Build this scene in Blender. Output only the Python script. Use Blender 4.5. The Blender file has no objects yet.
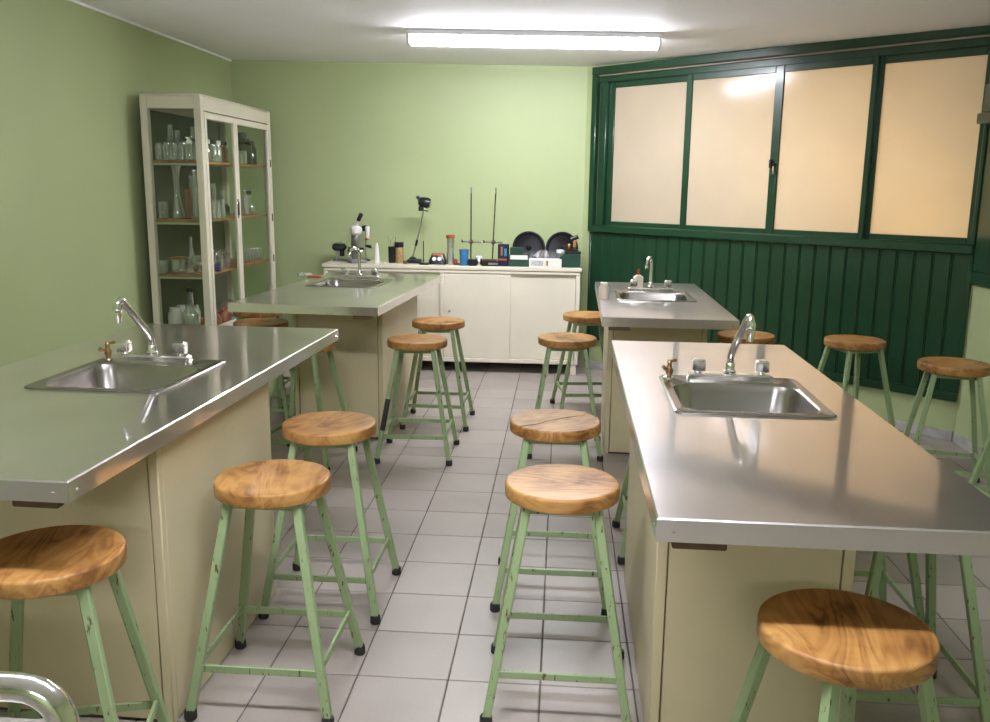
import bpy, bmesh, math, random
from mathutils import Vector, Matrix
random.seed(7)
scene = bpy.context.scene
C = scene.collection
R = math.radians

# ---------------------------------------------------------------- camera
CAM_H, FPX = 1.58, 882.0
def cam_axes(pitch, yaw, roll):
    p, y, r = R(pitch), R(yaw), R(roll)
    f = Vector((-math.sin(y)*math.cos(p), math.cos(y)*math.cos(p), -math.sin(p)))
    rt = Vector((math.cos(y), math.sin(y), 0)); up = rt.cross(f)
    return (rt*math.cos(r)+up*math.sin(r), up*math.cos(r)-rt*math.sin(r), f)
RT, UP, FW = cam_axes(11.226, 4.238, 0.7047)
CO = Vector((0, 0, CAM_H))
cam = bpy.data.cameras.new('camera'); cam_ob = bpy.data.objects.new('camera', cam); C.objects.link(cam_ob)
cam.sensor_fit = 'HORIZONTAL'; cam.sensor_width = 36.0; cam.lens = FPX*36.0/990.0
cam.clip_start = 0.02
M = Matrix((RT, UP, -FW)).transposed().to_4x4(); M.translation = CO
cam_ob.matrix_world = M
scene.camera = cam_ob
# ---------------------------------------------------------------- world and exposure
w = bpy.data.worlds.new('world'); scene.world = w; w.use_nodes = True
w.node_tree.nodes['Background'].inputs[0].default_value = (0.9, 0.95, 1.0, 1)
w.node_tree.nodes['Background'].inputs[1].default_value = 0.02
scene.view_settings.view_transform = 'Standard'
scene.view_settings.look = 'None'
scene.view_settings.gamma = 1.0
scene.view_settings.use_curve_mapping = False
scene.view_settings.exposure = 0.6
LAMP = 55.0            # radiance of the fluorescent diffusers
LAMP_COL = (0.95, 0.965, 1.06)

# pixel helpers (990x722 frame): direction of a pixel, met with a plane of the room
def ray(x, y): return RT*((x-495)/FPX) - UP*((y-361)/FPX) + FW
def at_z(x, y, z): d = ray(x, y); return CO + d*((z-CAM_H)/d.z)
def at_y(x, y, Y): d = ray(x, y); return CO + d*(Y/d.y)
def proj(p):
    v = Vector(p)-CO; z = v.dot(FW)
    if z <= 0.05: return None
    return (495+FPX*v.dot(RT)/z, 361-FPX*v.dot(UP)/z)

# ---------------------------------------------------------------- materials
MATS = {}
def node_mat(name):
    m = bpy.data.materials.new(name); m.use_nodes = True
    MATS[name] = m
    nt = m.node_tree; b = nt.nodes['Principled BSDF']
    return m, nt, b
def simple(name, col, rough=0.5, metal=0.0, coat=0.0, spec=0.5, noise=0.0, nscale=6.0, bump=0.0, bscale=60.0):
    m, nt, b = node_mat(name)
    b.inputs['Base Color'].default_value = (*col, 1)
    b.inputs['Roughness'].default_value = rough
    b.inputs['Metallic'].default_value = metal
    b.inputs['Coat Weight'].default_value = coat
    b.inputs['Coat Roughness'].default_value = 0.1
    b.inputs['Specular IOR Level'].default_value = spec
    if noise or bump:
        tc = nt.nodes.new('ShaderNodeTexCoord')
    if noise:
        n = nt.nodes.new('ShaderNodeTexNoise'); n.inputs['Scale'].default_value = nscale; n.inputs['Detail'].default_value = 5
        nt.links.new(tc.outputs['Object'], n.inputs['Vector'])
        r = nt.nodes.new('ShaderNodeValToRGB')
        r.color_ramp.elements[0].position = 0.3; r.color_ramp.elements[1].position = 0.7
        r.color_ramp.elements[0].color = (*[c*(1-noise) for c in col], 1)
        r.color_ramp.elements[1].color = (*[min(1, c*(1+noise)) for c in col], 1)
        nt.links.new(n.outputs['Fac'], r.inputs[0]); nt.links.new(r.outputs[0], b.inputs['Base Color'])
    if bump:
        n2 = nt.nodes.new('ShaderNodeTexNoise'); n2.inputs['Scale'].default_value = bscale; n2.inputs['Detail'].default_value = 4
        nt.links.new(tc.outputs['Object'], n2.inputs['Vector'])
        bp = nt.nodes.new('ShaderNodeBump'); bp.inputs['Strength'].default_value = bump; bp.inputs['Distance'].default_value = 0.002
        nt.links.new(n2.outputs['Fac'], bp.inputs['Height']); nt.links.new(bp.outputs[0], b.inputs['Normal'])
    return m

simple('wall_paint', (0.40, 0.465, 0.235), 0.5, noise=0.04, nscale=1.3, bump=0.12, bscale=35)
simple('ceiling_paint', (0.90, 0.89, 0.89), 0.7, noise=0.02, nscale=2, bump=0.1, bscale=40)
simple('skirting_paint', (0.42, 0.40, 0.40), 0.5, noise=0.25, nscale=9)
simple('grout', (0.12, 0.105, 0.09), 0.9, noise=0.3, nscale=12)
simple('dark_green', (0.010, 0.046, 0.019), 0.30, coat=0.25, noise=0.12, nscale=5, bump=0.06, bscale=25)
simple('pale_strip', (0.34, 0.27, 0.21), 0.5)
simple('bench_cream', (0.56, 0.49, 0.305), 0.42, noise=0.05, nscale=3, bump=0.04, bscale=30)
simple('cabinet_cream', (0.70, 0.645, 0.515), 0.4, noise=0.035, nscale=4)
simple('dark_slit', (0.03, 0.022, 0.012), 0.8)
simple('dark_wood', (0.09, 0.05, 0.02), 0.6, noise=0.3, nscale=20)
simple('core_wood', (0.46, 0.25, 0.09), 0.6, noise=0.2, nscale=20)
simple('chrome', (0.82, 0.815, 0.81), 0.10, 1.0)
simple('chrome_worn', (0.78, 0.77, 0.76), 0.22, 1.0, noise=0.12, nscale=30)
simple('sink_steel', (0.37, 0.345, 0.325), 0.25, 1.0, noise=0.06, nscale=5)
simple('brass', (0.33, 0.20, 0.09), 0.35, 1.0, noise=0.3, nscale=60)
simple('rubber', (0.012, 0.012, 0.012), 0.6)
simple('black_plastic', (0.010, 0.010, 0.012), 0.3, coat=0.2)
simple('black_matt', (0.014, 0.014, 0.014), 0.6)
simple('black_disc', (0.008, 0.008, 0.010), 0.35, spec=0.3)
simple('iron_rod', (0.10, 0.085, 0.07), 0.4, 0.8, noise=0.3, nscale=40)
simple('grey_metal', (0.30, 0.29, 0.28), 0.4, 0.7)
simple('grey_plastic', (0.20, 0.20, 0.20), 0.5)
simple('white_plastic', (0.80, 0.78, 0.74), 0.35)
simple('white_enamel', (0.78, 0.77, 0.74), 0.4)
simple('paper', (0.78, 0.74, 0.66), 0.8, noise=0.06, nscale=30)
simple('label_grey', (0.45, 0.45, 0.46), 0.8, noise=0.4, nscale=90)
simple('orange', (0.34, 0.085, 0.03), 0.45)
simple('red_brown', (0.30, 0.05, 0.02), 0.45)
simple('amber', (0.30, 0.13, 0.05), 0.35)
simple('blue', (0.045, 0.19, 0.40), 0.35)
simple('navy', (0.010, 0.011, 0.035), 0.4, noise=0.5, nscale=30)
simple('box_green', (0.008, 0.045, 0.028), 0.5, noise=0.2, nscale=20)
simple('brown_jar', (0.34, 0.22, 0.10), 0.3, noise=0.4, nscale=60)
simple('cream_bottle', (0.72, 0.63, 0.50), 0.4)
simple('pinkish', (0.78, 0.64, 0.56), 0.4)
simple('shelf_wood', (0.36, 0.16, 0.05), 0.45, noise=0.3, nscale=14)
simple('green_edge', (0.36, 0.42, 0.30), 0.5)
simple('cabinet_back_shaded', (0.065, 0.085, 0.035), 0.6)  # very dark green, the cabinet's inner shade put into the colour
simple('porcelain', (0.52, 0.49, 0.42), 0.35)
simple('dark_glass', (0.012, 0.014, 0.010), 0.08, coat=0.5)
simple('lamp_housing', (0.8, 0.8, 0.8), 0.5)

def emis(name, col, s):
    m = bpy.data.materials.new(name); m.use_nodes = True; MATS[name] = m
    nt = m.node_tree; b = nt.nodes['Principled BSDF']
    b.inputs['Base Color'].default_value = (0.9, 0.9, 0.9, 1)
    b.inputs['Emission Color'].default_value = (*col, 1); b.inputs['Emission Strength'].default_value = s
    return m
emis('diffuser', LAMP_COL, LAMP)

def glass(name, tint, gloss=0.85, base=0.05, rough=0.03, blend=0.25, brighten=0.0):
    m = bpy.data.materials.new(name); m.use_nodes = True; MATS[name] = m
    nt = m.node_tree; nt.nodes.remove(nt.nodes['Principled BSDF'])
    out = nt.nodes['Material Output']
    tr = nt.nodes.new('ShaderNodeBsdfTransparent'); tr.inputs[0].default_value = (*tint, 1)
    gl = nt.nodes.new('ShaderNodeBsdfGlossy'); gl.inputs['Roughness'].default_value = rough
    gl.inputs['Color'].default_value = (0.95, 0.97, 0.95, 1)
    lw = nt.nodes.new('ShaderNodeLayerWeight'); lw.inputs['Blend'].default_value = blend
    mr = nt.nodes.new('ShaderNodeMapRange'); mr.inputs['To Min'].default_value = base; mr.inputs['To Max'].default_value = gloss
    mx = nt.nodes.new('ShaderNodeMixShader')
    nt.links.new(lw.outputs['Facing'], mr.inputs['Value']); nt.links.new(mr.outputs[0], mx.inputs[0])
    nt.links.new(tr.outputs[0], mx.inputs[1]); nt.links.new(gl.outputs[0], mx.inputs[2])
    last = mx
    if brighten:                                   # pale diffuse mixed in to brighten the glassware
        df = nt.nodes.new('ShaderNodeBsdfDiffuse'); df.inputs['Color'].default_value = (0.75, 0.77, 0.74, 1)
        m2 = nt.nodes.new('ShaderNodeMixShader'); m2.inputs[0].default_value = brighten
        nt.links.new(mx.outputs[0], m2.inputs[1]); nt.links.new(df.outputs[0], m2.inputs[2]); last = m2
    nt.links.new(last.outputs[0], out.inputs['Surface'])
    return m
glass('cabinet_glass', (0.93, 0.95, 0.92), 0.16, 0.02, 0.02, 0.15)
glass('glassware', (0.95, 0.97, 0.96), 0.95, 0.14, 0.07, 0.5, 0.07)
glass('glass_orange', (0.85, 0.45, 0.25), 0.7, 0.06, 0.05, 0.35, 0.06)
glass('glass_brown', (0.16, 0.07, 0.03), 0.5, 0.08, 0.04, 0.3)
glass('glass_blue', (0.25, 0.45, 0.85), 0.5, 0.08, 0.05, 0.3)

def tile_mat():
    m, nt, b = node_mat('floor_tile')
    tc = nt.nodes.new('ShaderNodeTexCoord'); oi = nt.nodes.new('ShaderNodeObjectInfo')
    geo = nt.nodes.new('ShaderNodeNewGeometry')
    n = nt.nodes.new('ShaderNodeTexNoise'); n.inputs['Scale'].default_value = 3.0; n.inputs['Detail'].default_value = 6
    n2 = nt.nodes.new('ShaderNodeTexNoise'); n2.inputs['Scale'].default_value = 140.0; n2.inputs['Detail'].default_value = 2
    nt.links.new(geo.outputs['Position'], n.inputs['Vector']); nt.links.new(geo.outputs['Position'], n2.inputs['Vector'])
    a = nt.nodes.new('ShaderNodeMath'); a.operation = 'MULTIPLY_ADD'; a.inputs[1].default_value = 0.35; a.inputs[2].default_value = 0.0
    nt.links.new(oi.outputs['Random'], a.inputs[0])
    s = nt.nodes.new('ShaderNodeMath'); s.operation = 'MULTIPLY_ADD'; s.inputs[1].default_value = 0.55
    nt.links.new(n.outputs['Fac'], s.inputs[0]); nt.links.new(a.outputs[0], s.inputs[2])
    s2 = nt.nodes.new('ShaderNodeMath'); s2.operation = 'MULTIPLY_ADD'; s2.inputs[1].default_value = 0.25
    nt.links.new(n2.outputs['Fac'], s2.inputs[0]); nt.links.new(s.outputs[0], s2.inputs[2])
    r = nt.nodes.new('ShaderNodeValToRGB')
    r.color_ramp.elements[0].position = 0.2; r.color_ramp.elements[0].color = (0.245, 0.213, 0.185, 1)
    r.color_ramp.elements[1].position = 0.95; r.color_ramp.elements[1].color = (0.385, 0.340, 0.300, 1)
    nt.links.new(s2.outputs[0], r.inputs[0]); nt.links.new(r.outputs[0], b.inputs['Base Color'])
    b.inputs['Roughness'].default_value = 0.42
    bp = nt.nodes.new('ShaderNodeBump'); bp.inputs['Strength'].default_value = 0.15; bp.inputs['Distance'].default_value = 0.001
    nt.links.new(n2.outputs['Fac'], bp.inputs['Height']); nt.links.new(bp.outputs[0], b.inputs['Normal'])
tile_mat()

def steel_mat():
    m = bpy.data.materials.new('bench_steel'); m.use_nodes = True; MATS['bench_steel'] = m
    nt = m.node_tree; nt.nodes.remove(nt.nodes['Principled BSDF']); out = nt.nodes['Material Output']
    tc = nt.nodes.new('ShaderNodeTexCoord')
    n2 = nt.nodes.new('ShaderNodeTexNoise'); n2.inputs['Scale'].default_value = 3.0; n2.inputs['Detail'].default_value = 6
    nt.links.new(tc.outputs['Object'], n2.inputs['Vector'])
    c = nt.nodes.new('ShaderNodeValToRGB')
    c.color_ramp.elements[0].position = 0.3; c.color_ramp.elements[1].position = 0.7
    c.color_ramp.elements[0].color = (0.84, 0.805, 0.81, 1); c.color_ramp.elements[1].color = (0.91, 0.875, 0.88, 1)
    nt.links.new(n2.outputs['Fac'], c.inputs[0])
    r = nt.nodes.new('ShaderNodeMapRange'); r.inputs['From Min'].default_value = 0.3; r.inputs['From Max'].default_value = 0.7
    r.inputs['To Min'].default_value = 0.04; r.inputs['To Max'].default_value = 0.09
    nt.links.new(n2.outputs['Fac'], r.inputs['Value'])
    g1 = nt.nodes.new('ShaderNodeBsdfGlossy'); g2 = nt.nodes.new('ShaderNodeBsdfGlossy')
    nt.links.new(c.outputs[0], g1.inputs['Color']); nt.links.new(c.outputs[0], g2.inputs['Color'])
    nt.links.new(r.outputs[0], g1.inputs['Roughness']); g2.inputs['Roughness'].default_value = 0.31
    mx = nt.nodes.new('ShaderNodeMixShader'); mx.inputs[0].default_value = 0.46
    nt.links.new(g1.outputs[0], mx.inputs[1]); nt.links.new(g2.outputs[0], mx.inputs[2]); nt.links.new(mx.outputs[0], out.inputs['Surface'])
steel_mat()

def seat_mat():
    m, nt, b = node_mat('seat_wood')
    tc = nt.nodes.new('ShaderNodeTexCoord'); oi = nt.nodes.new('ShaderNodeObjectInfo')
    rnd = nt.nodes.new('ShaderNodeMath'); rnd.operation = 'MULTIPLY'; rnd.inputs[1].default_value = 40.0
    nt.links.new(oi.outputs['Random'], rnd.inputs[0])
    cx = nt.nodes.new('ShaderNodeCombineXYZ'); nt.links.new(rnd.outputs[0], cx.inputs[0]); nt.links.new(rnd.outputs[0], cx.inputs[1])
    vr = nt.nodes.new('ShaderNodeVectorRotate'); vr.rotation_type = 'Z_AXIS'
    nt.links.new(tc.outputs['Object'], vr.inputs['Vector']); nt.links.new(rnd.outputs[0], vr.inputs['Angle'])
    va = nt.nodes.new('ShaderNodeVectorMath'); va.operation = 'ADD'
    nt.links.new(vr.outputs[0], va.inputs[0]); nt.links.new(cx.outputs[0], va.inputs[1])
    mp = nt.nodes.new('ShaderNodeMapping'); mp.inputs['Scale'].default_value = (2.2, 9.0, 9.0)
    nt.links.new(va.outputs[0], mp.inputs[0])
    n1 = nt.nodes.new('ShaderNodeTexNoise'); n1.inputs['Scale'].default_value = 1.0; n1.inputs['Detail'].default_value = 3; n1.inputs['Distortion'].default_value = 1.6
    nt.links.new(mp.outputs[0], n1.inputs['Vector'])
    mul = nt.nodes.new('ShaderNodeMath'); mul.operation = 'MULTIPLY'; mul.inputs[1].default_value = 11.0
    nt.links.new(n1.outputs['Fac'], mul.inputs[0])
    fr = nt.nodes.new('ShaderNodeMath'); fr.operation = 'PINGPONG'; fr.inputs[1].default_value = 1.0
    nt.links.new(mul.outputs[0], fr.inputs[0])
    n3 = nt.nodes.new('ShaderNodeTexNoise'); n3.inputs['Scale'].default_value = 7.0; n3.inputs['Detail'].default_value = 4
    nt.links.new(va.outputs[0], n3.inputs['Vector'])
    ad = nt.nodes.new('ShaderNodeMath'); ad.operation = 'MULTIPLY_ADD'; ad.inputs[1].default_value = 0.29
    nt.links.new(fr.outputs[0], ad.inputs[0]); nt.links.new(n3.outputs['Fac'], ad.inputs[2])
    r = nt.nodes.new('ShaderNodeValToRGB')
    r.color_ramp.elements[0].position = 0.33; r.color_ramp.elements[0].color = (0.110, 0.040, 0.010, 1)
    r.color_ramp.elements[1].position = 0.86; r.color_ramp.elements[1].color = (0.42, 0.225, 0.068, 1)
    e = r.color_ramp.elements.new(0.56); e.color = (0.285, 0.130, 0.034, 1)
    nt.links.new(ad.outputs[0], r.inputs[0]); nt.links.new(r.outputs[0], b.inputs['Base Color'])
    b.inputs['Roughness'].default_value = 0.5
    b.inputs['Specular IOR Level'].default_value = 0.3
    b.inputs['Coat Weight'].default_value = 0.16; b.inputs['Coat Roughness'].default_value = 0.22
seat_mat()

def stool_paint():
    m, nt, b = node_mat('stool_paint')
    tc = nt.nodes.new('ShaderNodeTexCoord'); oi = nt.nodes.new('ShaderNodeObjectInfo')
    mu = nt.nodes.new('ShaderNodeMath'); mu.operation = 'MULTIPLY'; mu.inputs[1].default_value = 50.0
    nt.links.new(oi.outputs['Random'], mu.inputs[0])
    va = nt.nodes.new('ShaderNodeVectorMath'); va.operation = 'ADD'
    nt.links.new(tc.outputs['Object'], va.inputs[0]); nt.links.new(mu.outputs[0], va.inputs[1])
    mp = nt.nodes.new('ShaderNodeMapping'); mp.inputs['Scale'].default_value = (75, 75, 15)
    nt.links.new(va.outputs[0], mp.inputs[0])
    n = nt.nodes.new('ShaderNodeTexNoise'); n.inputs['Scale'].default_value = 1.0; n.inputs['Detail'].default_value = 6; n.inputs['Roughness'].default_value = 0.65
    nt.links.new(mp.outputs[0], n.inputs['Vector'])
    r = nt.nodes.new('ShaderNodeValToRGB'); r.color_ramp.interpolation = 'LINEAR'
    r.color_ramp.elements[0].position = 0.615; r.color_ramp.elements[0].color = (0.25, 0.335, 0.165, 1)
    r.color_ramp.elements[1].position = 0.635; r.color_ramp.elements[1].color = (0.085, 0.05, 0.025, 1)
    nt.links.new(n.outputs['Fac'], r.inputs[0]); nt.links.new(r.outputs[0], b.inputs['Base Color'])
    b.inputs['Roughness'].default_value = 0.42
stool_paint()

def pane_mat():
    # frosted / painted glass: beige, glossy on the room side, lets corridor light glow through
    m = bpy.data.materials.new('frosted_pane'); m.use_nodes = True; MATS['frosted_pane'] = m
    nt = m.node_tree; b = nt.nodes['Principled BSDF']; out = nt.nodes['Material Output']
    tc = nt.nodes.new('ShaderNodeTexCoord')
    n = nt.nodes.new('ShaderNodeTexNoise'); n.inputs['Scale'].default_value = 2.5; n.inputs['Detail'].default_value = 4
    nt.links.new(tc.outputs['Object'], n.inputs['Vector'])
    r = nt.nodes.new('ShaderNodeValToRGB')
    r.color_ramp.elements[0].position = 0.3; r.color_ramp.elements[0].color = (0.585, 0.50, 0.375, 1)
    r.color_ramp.elements[1].position = 0.7; r.color_ramp.elements[1].color = (0.625, 0.54, 0.41, 1)
    nt.links.new(n.outputs['Fac'], r.inputs[0]); nt.links.new(r.outputs[0], b.inputs['Base Color'])
    b.inputs['Roughness'].default_value = 0.14
    tl = nt.nodes.new('ShaderNodeBsdfTranslucent'); nt.links.new(r.outputs[0], tl.inputs[0])
    ad = nt.nodes.new('ShaderNodeMixShader'); ad.inputs[0].default_value = 0.3
    nt.links.new(b.outputs[0], ad.inputs[1]); nt.links.new(tl.outputs[0], ad.inputs[2])
    nt.links.new(ad.outputs[0], out.inputs['Surface'])
pane_mat()

# ---------------------------------------------------------------- geometry helpers
class G:
    def __init__(s): s.v = []; s.f = []
    def add(s, vs, fs):
        o = len(s.v); s.v += [tuple(p) for p in vs]; s.f += [tuple(i+o for i in f) for f in fs]; return s
    def box(s, x0, x1, y0, y1, z0, z1, ch=0.0):
        lo = (min(x0, x1), min(y0, y1), min(z0, z1)); hi = (max(x0, x1), max(y0, y1), max(z0, z1))
        ch = min(ch, 0.45*min(hi[i]-lo[i] for i in range(3)))
        if ch <= 0:
            v = [(hi[0] if i & 1 else lo[0], hi[1] if i & 2 else lo[1], hi[2] if i & 4 else lo[2]) for i in range(8)]
            return s.add(v, [(0, 2, 3, 1), (4, 5, 7, 6), (0, 1, 5, 4), (2, 6, 7, 3), (0, 4, 6, 2), (1, 3, 7, 5)])
        v = []
        for i in range(8):
            for a in range(3):
                p = []
                for k in range(3):
                    side = (i >> k) & 1
                    c = hi[k] if side else lo[k]
                    if k != a: c += -ch if side else ch
                    p.append(c)
                v.append(p)
        f = []
        for a in range(3):
            b, c = (a+1) % 3, (a+2) % 3
            for side in (0, 1):
                idx = [(side << a) | (sb << b) | (sc << c) for sb, sc in ((0, 0), (1, 0), (1, 1), (0, 1))]
                f.append([i*3+a for i in idx])
            for sb in (0, 1):
                for sc in (0, 1):
                    i0 = (sb << b) | (sc << c); i1 = i0 | (1 << a)
                    f.append([i0*3+b, i1*3+b, i1*3+c, i0*3+c])
        for i in range(8): f.append([i*3, i*3+1, i*3+2])
        return s.add(v, f)
    def loft(s, loops, cap0=True, cap1=True):
        n = len(loops[0]); o = []
        v = [p for l in loops for p in l]; f = []
        for k in range(len(loops)-1):
            for i in range(n):
                j = (i+1) % n
                f.append((k*n+i, k*n+j, (k+1)*n+j, (k+1)*n+i))
        if cap0: f.append(tuple(range(n))[::-1])
        if cap1: f.append(tuple((len(loops)-1)*n+i for i in range(n)))
        return s.add(v, f)
    def lathe(s, prof, n=24, c=(0, 0, 0), cap0=True, cap1=True):
        loops = []
        for r, z in prof:
            r = max(r, 1e-4)
            loops.append([(c[0]+r*math.cos(2*math.pi*i/n), c[1]+r*math.sin(2*math.pi*i/n), c[2]+z) for i in range(n)])
        return s.loft(loops, cap0, cap1)
    def tube(s, pts, r, n=10, cap=True, rr=None):
        pts = [Vector(p) for p in pts]; loops = []
        t0 = (pts[1]-pts[0]).normalized()
        up = Vector((0, 0, 1)) if abs(t0.z) < 0.9 else Vector((1, 0, 0))
        nrm = (up - t0*up.dot(t0)).normalized()
        for i, p in enumerate(pts):
            if i == 0: t = (pts[1]-pts[0])
            elif i == len(pts)-1: t = pts[-1]-pts[-2]
            else: t = (pts[i+1]-pts[i]).normalized()+(pts[i]-pts[i-1]).normalized()
            t = t.normalized(); nrm = (nrm - t*nrm.dot(t)).normalized(); bi = t.cross(nrm)
            q = rr[i] if rr else r
            loops.append([tuple(p+nrm*q*math.cos(2*math.pi*k/n)+bi*q*math.sin(2*math.pi*k/n)) for k in range(n)])
        return s.loft(loops, cap, cap)
    def bar(s, p, q, w, h=None, up=(0, 0, 1), ch=0.0):
        h = h or w; p = Vector(p); q = Vector(q); t = (q-p).normalized(); up = Vector(up)
        if abs(t.dot(up)) > 0.98: up = Vector((1, 0, 0))
        a = t.cross(up).normalized(); b = a.cross(t)
        c = ch or 0.15*min(w, h)
        prof = [(-w/2+c, -h/2), (w/2-c, -h/2), (w/2, -h/2+c), (w/2, h/2-c), (w/2-c, h/2), (-w/2+c, h/2), (-w/2, h/2-c), (-w/2, -h/2+c)]
        return s.loft([[tuple(e+a*x+b*y) for x, y in prof] for e in (p, q)])
    def mat(s, M4):
        s.v = [tuple(M4 @ Vector(p)) for p in s.v]; return s
    def mesh(s, name):
        me = bpy.data.meshes.new(name); me.from_pydata(s.v, [], s.f)
        bm = bmesh.new(); bm.from_mesh(me); bmesh.ops.recalc_face_normals(bm, faces=bm.faces); bm.to_mesh(me); bm.free()
        for p in me.polygons: p.use_smooth = True
        me.set_sharp_from_angle(angle=R(38))
        return me
    def build(s, name, m, parent=None, loc=None, rotz=0.0):
        me = s.mesh(name); me.materials.append(MATS[m])
        o = bpy.data.objects.new(name, me); C.objects.link(o)
        if parent: o.parent = parent
        if loc: o.location = loc
        if rotz: o.rotation_euler.z = rotz
        return o
def tag(o, label=None, cat=None, group=None, kind=None):
    if label: o['label'] = label
    if cat: o['category'] = cat
    if group: o['group'] = group
    if kind: o['kind'] = kind
    return o
def empty(name, loc=(0, 0, 0), rotz=0.0, label=None, cat=None, group=None, kind=None):
    o = bpy.data.objects.new(name, None); C.objects.link(o); o.location = loc; o.rotation_euler.z = rotz
    o.empty_display_size = 0.1
    return tag(o, label, cat, group, kind)
def copy_tree(o, parent=None):
    c = o.copy(); C.objects.link(c); c.parent = parent
    for ch in list(o.children): copy_tree(ch, c)
    return c
def share(o, parent, loc, scale=None, rotz=0, m=None):
    c = o.copy(); C.objects.link(c); c.parent = parent; c.location = loc
    if scale: c.scale = scale
    c.rotation_euler.z = rotz
    return c
def rrect(x0, x1, y0, y1, r, z, n=6):
    out = []
    for cx, cy, a0 in ((x1-r, y1-r, 0), (x0+r, y1-r, 90), (x0+r, y0+r, 180), (x1-r, y0+r, 270)):
        for i in range(n+1):
            a = R(a0+90*i/n); out.append((cx+r*math.cos(a), cy+r*math.sin(a), z))
    return out
def arc(c, r, a0, a1, n, u, v):
    c, u, v = Vector(c), Vector(u), Vector(v)
    return [c+u*r*math.cos(R(a0+(a1-a0)*i/n))+v*r*math.sin(R(a0+(a1-a0)*i/n)) for i in range(n+1)]

# ---------------------------------------------------------------- the room
XL, XR, YB, YF = -2.93, 2.553, 7.85, -4.0
A = Vector((0.242, 7.79, 0)); B = Vector((XR, 5.693, 0))
U = (B-A).normalized(); N = Vector((U.y, -U.x, 0))      # N points into the room
SL = (B-A).length
def ceil_z(x): return 2.63-(x-XL)*0.0157
TH = 0.12
def struct(o): o['kind'] = 'structure'; return o

# floor slab with a grout-coloured top, tiles as children
fl = struct(G().box(XL-TH, XR+TH, YF-TH, YB+TH, -0.10, -0.0035).build('floor', 'grout'))
T = 0.2997; TX0, TY0 = -0.033, 2.599
tg = G().box(-T/2+0.0025, T/2-0.0025, -T/2+0.0025, T/2-0.0025, -0.009, 0.0, 0.0018)
tile_me = tg.mesh('tile'); tile_me.materials.append(MATS['floor_tile'])
def in_room(x, y, mrg=0.0):
    if not (XL-mrg < x < XR+mrg and YF-mrg < y < YB+mrg): return False
    return (Vector((x, y, 0))-A).dot(N) > -mrg
tiles = []
for i in range(-11, 11):
    for j in range(-23, 20):
        x, y = TX0+(i+0.5)*T, TY0+(j+0.5)*T
        if not in_room(x, y, 0.16): continue
        p = proj((x, y, 0)); vis = False; area = 0
        if p and y > 1.5:
            vis = -60 < p[0] < 1050 and p[1] < 790
            area = 1/max(0.1, y)
        tiles.append((vis, area, x, y))
vis_t = sorted([t for t in tiles if t[0]], key=lambda t: -t[1])[:290]
for _, _, x, y in vis_t:
    o = bpy.data.objects.new('tile', tile_me); C.objects.link(o); o.parent = fl
    o.location = (x, y, random.uniform(-0.0008, 0.0))
rest = G()
seen = set((t[2], t[3]) for t in vis_t)
for t in tiles:
    if (t[2], t[3]) in seen: continue
    rest.add([(vx+t[2], vy+t[3], vz) for vx, vy, vz in tg.v], tg.f)
tag(rest.build('tile_field', 'floor_tile', fl), kind='stuff')

# ceiling: gently tilted slab
zl, zr = ceil_z(XL-TH), ceil_z(XR+TH)
g = G(); x0, x1, y0, y1 = XL-TH, XR+TH, YF-TH, YB+TH
g.add([(x0, y0, zl), (x1, y0, zr), (x1, y1, zr), (x0, y1, zl), (x0, y0, zl+.1), (x1, y0, zr+.1), (x1, y1, zr+.1), (x0, y1, zl+.1)],
      [(0, 1, 2, 3), (4, 5, 6, 7), (0, 1, 5, 4), (1, 2, 6, 5), (2, 3, 7, 6), (3, 0, 4, 7)])
struct(g.build('ceiling', 'ceiling_paint'))
ZT = 2.72
struct(G().box(XL-TH, XL, YF-TH, YB+TH, 0, ZT).build('wall_left', 'wall_paint'))
struct(G().box(XL, A.x+0.05, YB, YB+TH, 0, ZT).build('wall_back', 'wall_paint'))
struct(G().box(XR, XR+TH, YF-TH, B.y, 0, ZT).build('wall_right', 'wall_paint'))
struct(G().box(XL, XR, YF-TH, YF, 0, ZT).build('wall_front', 'wall_paint'))
# the short return between back wall and window wall
# window wall, local frame: x = along the wall from the back corner, y = into the room, z up
WM = Matrix(((U.x, N.x, 0, A.x), (U.y, N.y, 0, A.y), (0, 0, 1, 0), (0, 0, 0, 1)))
def wbox(g, s0, s1, n0, n1, z0, z1, ch=0.0): return g.box(s0, s1, n0, n1, z0, z1, ch)
g = G()
wbox(g, -0.2, SL+0.12, -TH, 0, 0, 1.215); wbox(g, -0.2, SL+0.12, -TH, 0, 2.47, ZT)
wbox(g, -0.2, 0.10, -TH, 0, 1.215, 2.47); wbox(g, SL-0.02, SL+0.12, -TH, 0, 1.215, 2.47)
ww = struct(g.mat(WM).build('wall_window', 'wall_paint'))
# planks
PZ0, PZ1 = 0.315, 1.205
npl = 27; ps = (SL-0.05)/npl
pg = G()
wd = ps
pg.loft([[(0.0015, 0, z), (wd-0.0015, 0, z), (wd-0.0015, 0.011, z), (wd-0.0065, 0.0165, z), (0.016, 0.0165, z), (0.012, 0.0115, z), (0.008, 0.0165, z), (0.005, 0.0165, z), (0.0015, 0.012, z)] for z in (PZ0, PZ1)])
pm = pg.mesh('plank'); pm.materials.append(MATS['dark_green'])
rotw = math.atan2(U.y, U.x)
for k in range(npl):
    o = bpy.data.objects.new('plank', pm); C.objects.link(o); o.parent = ww
    # mirrored local frame: place with the wall matrix
    o.matrix_local = WM @ Matrix.Translation((0.03+k*ps, random.uniform(0, 0.0015), 0))
G().box(0.02, SL-0.005, 0, 0.034, 0.262, 0.318, 0.006).mat(WM).build('bottom_rail', 'dark_green', ww)
G().box(SL-0.026, SL-0.003, 0, 0.026, 0.318, 1.21, 0.004).mat(WM).build('edge_strip', 'dark_green', ww)
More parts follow.
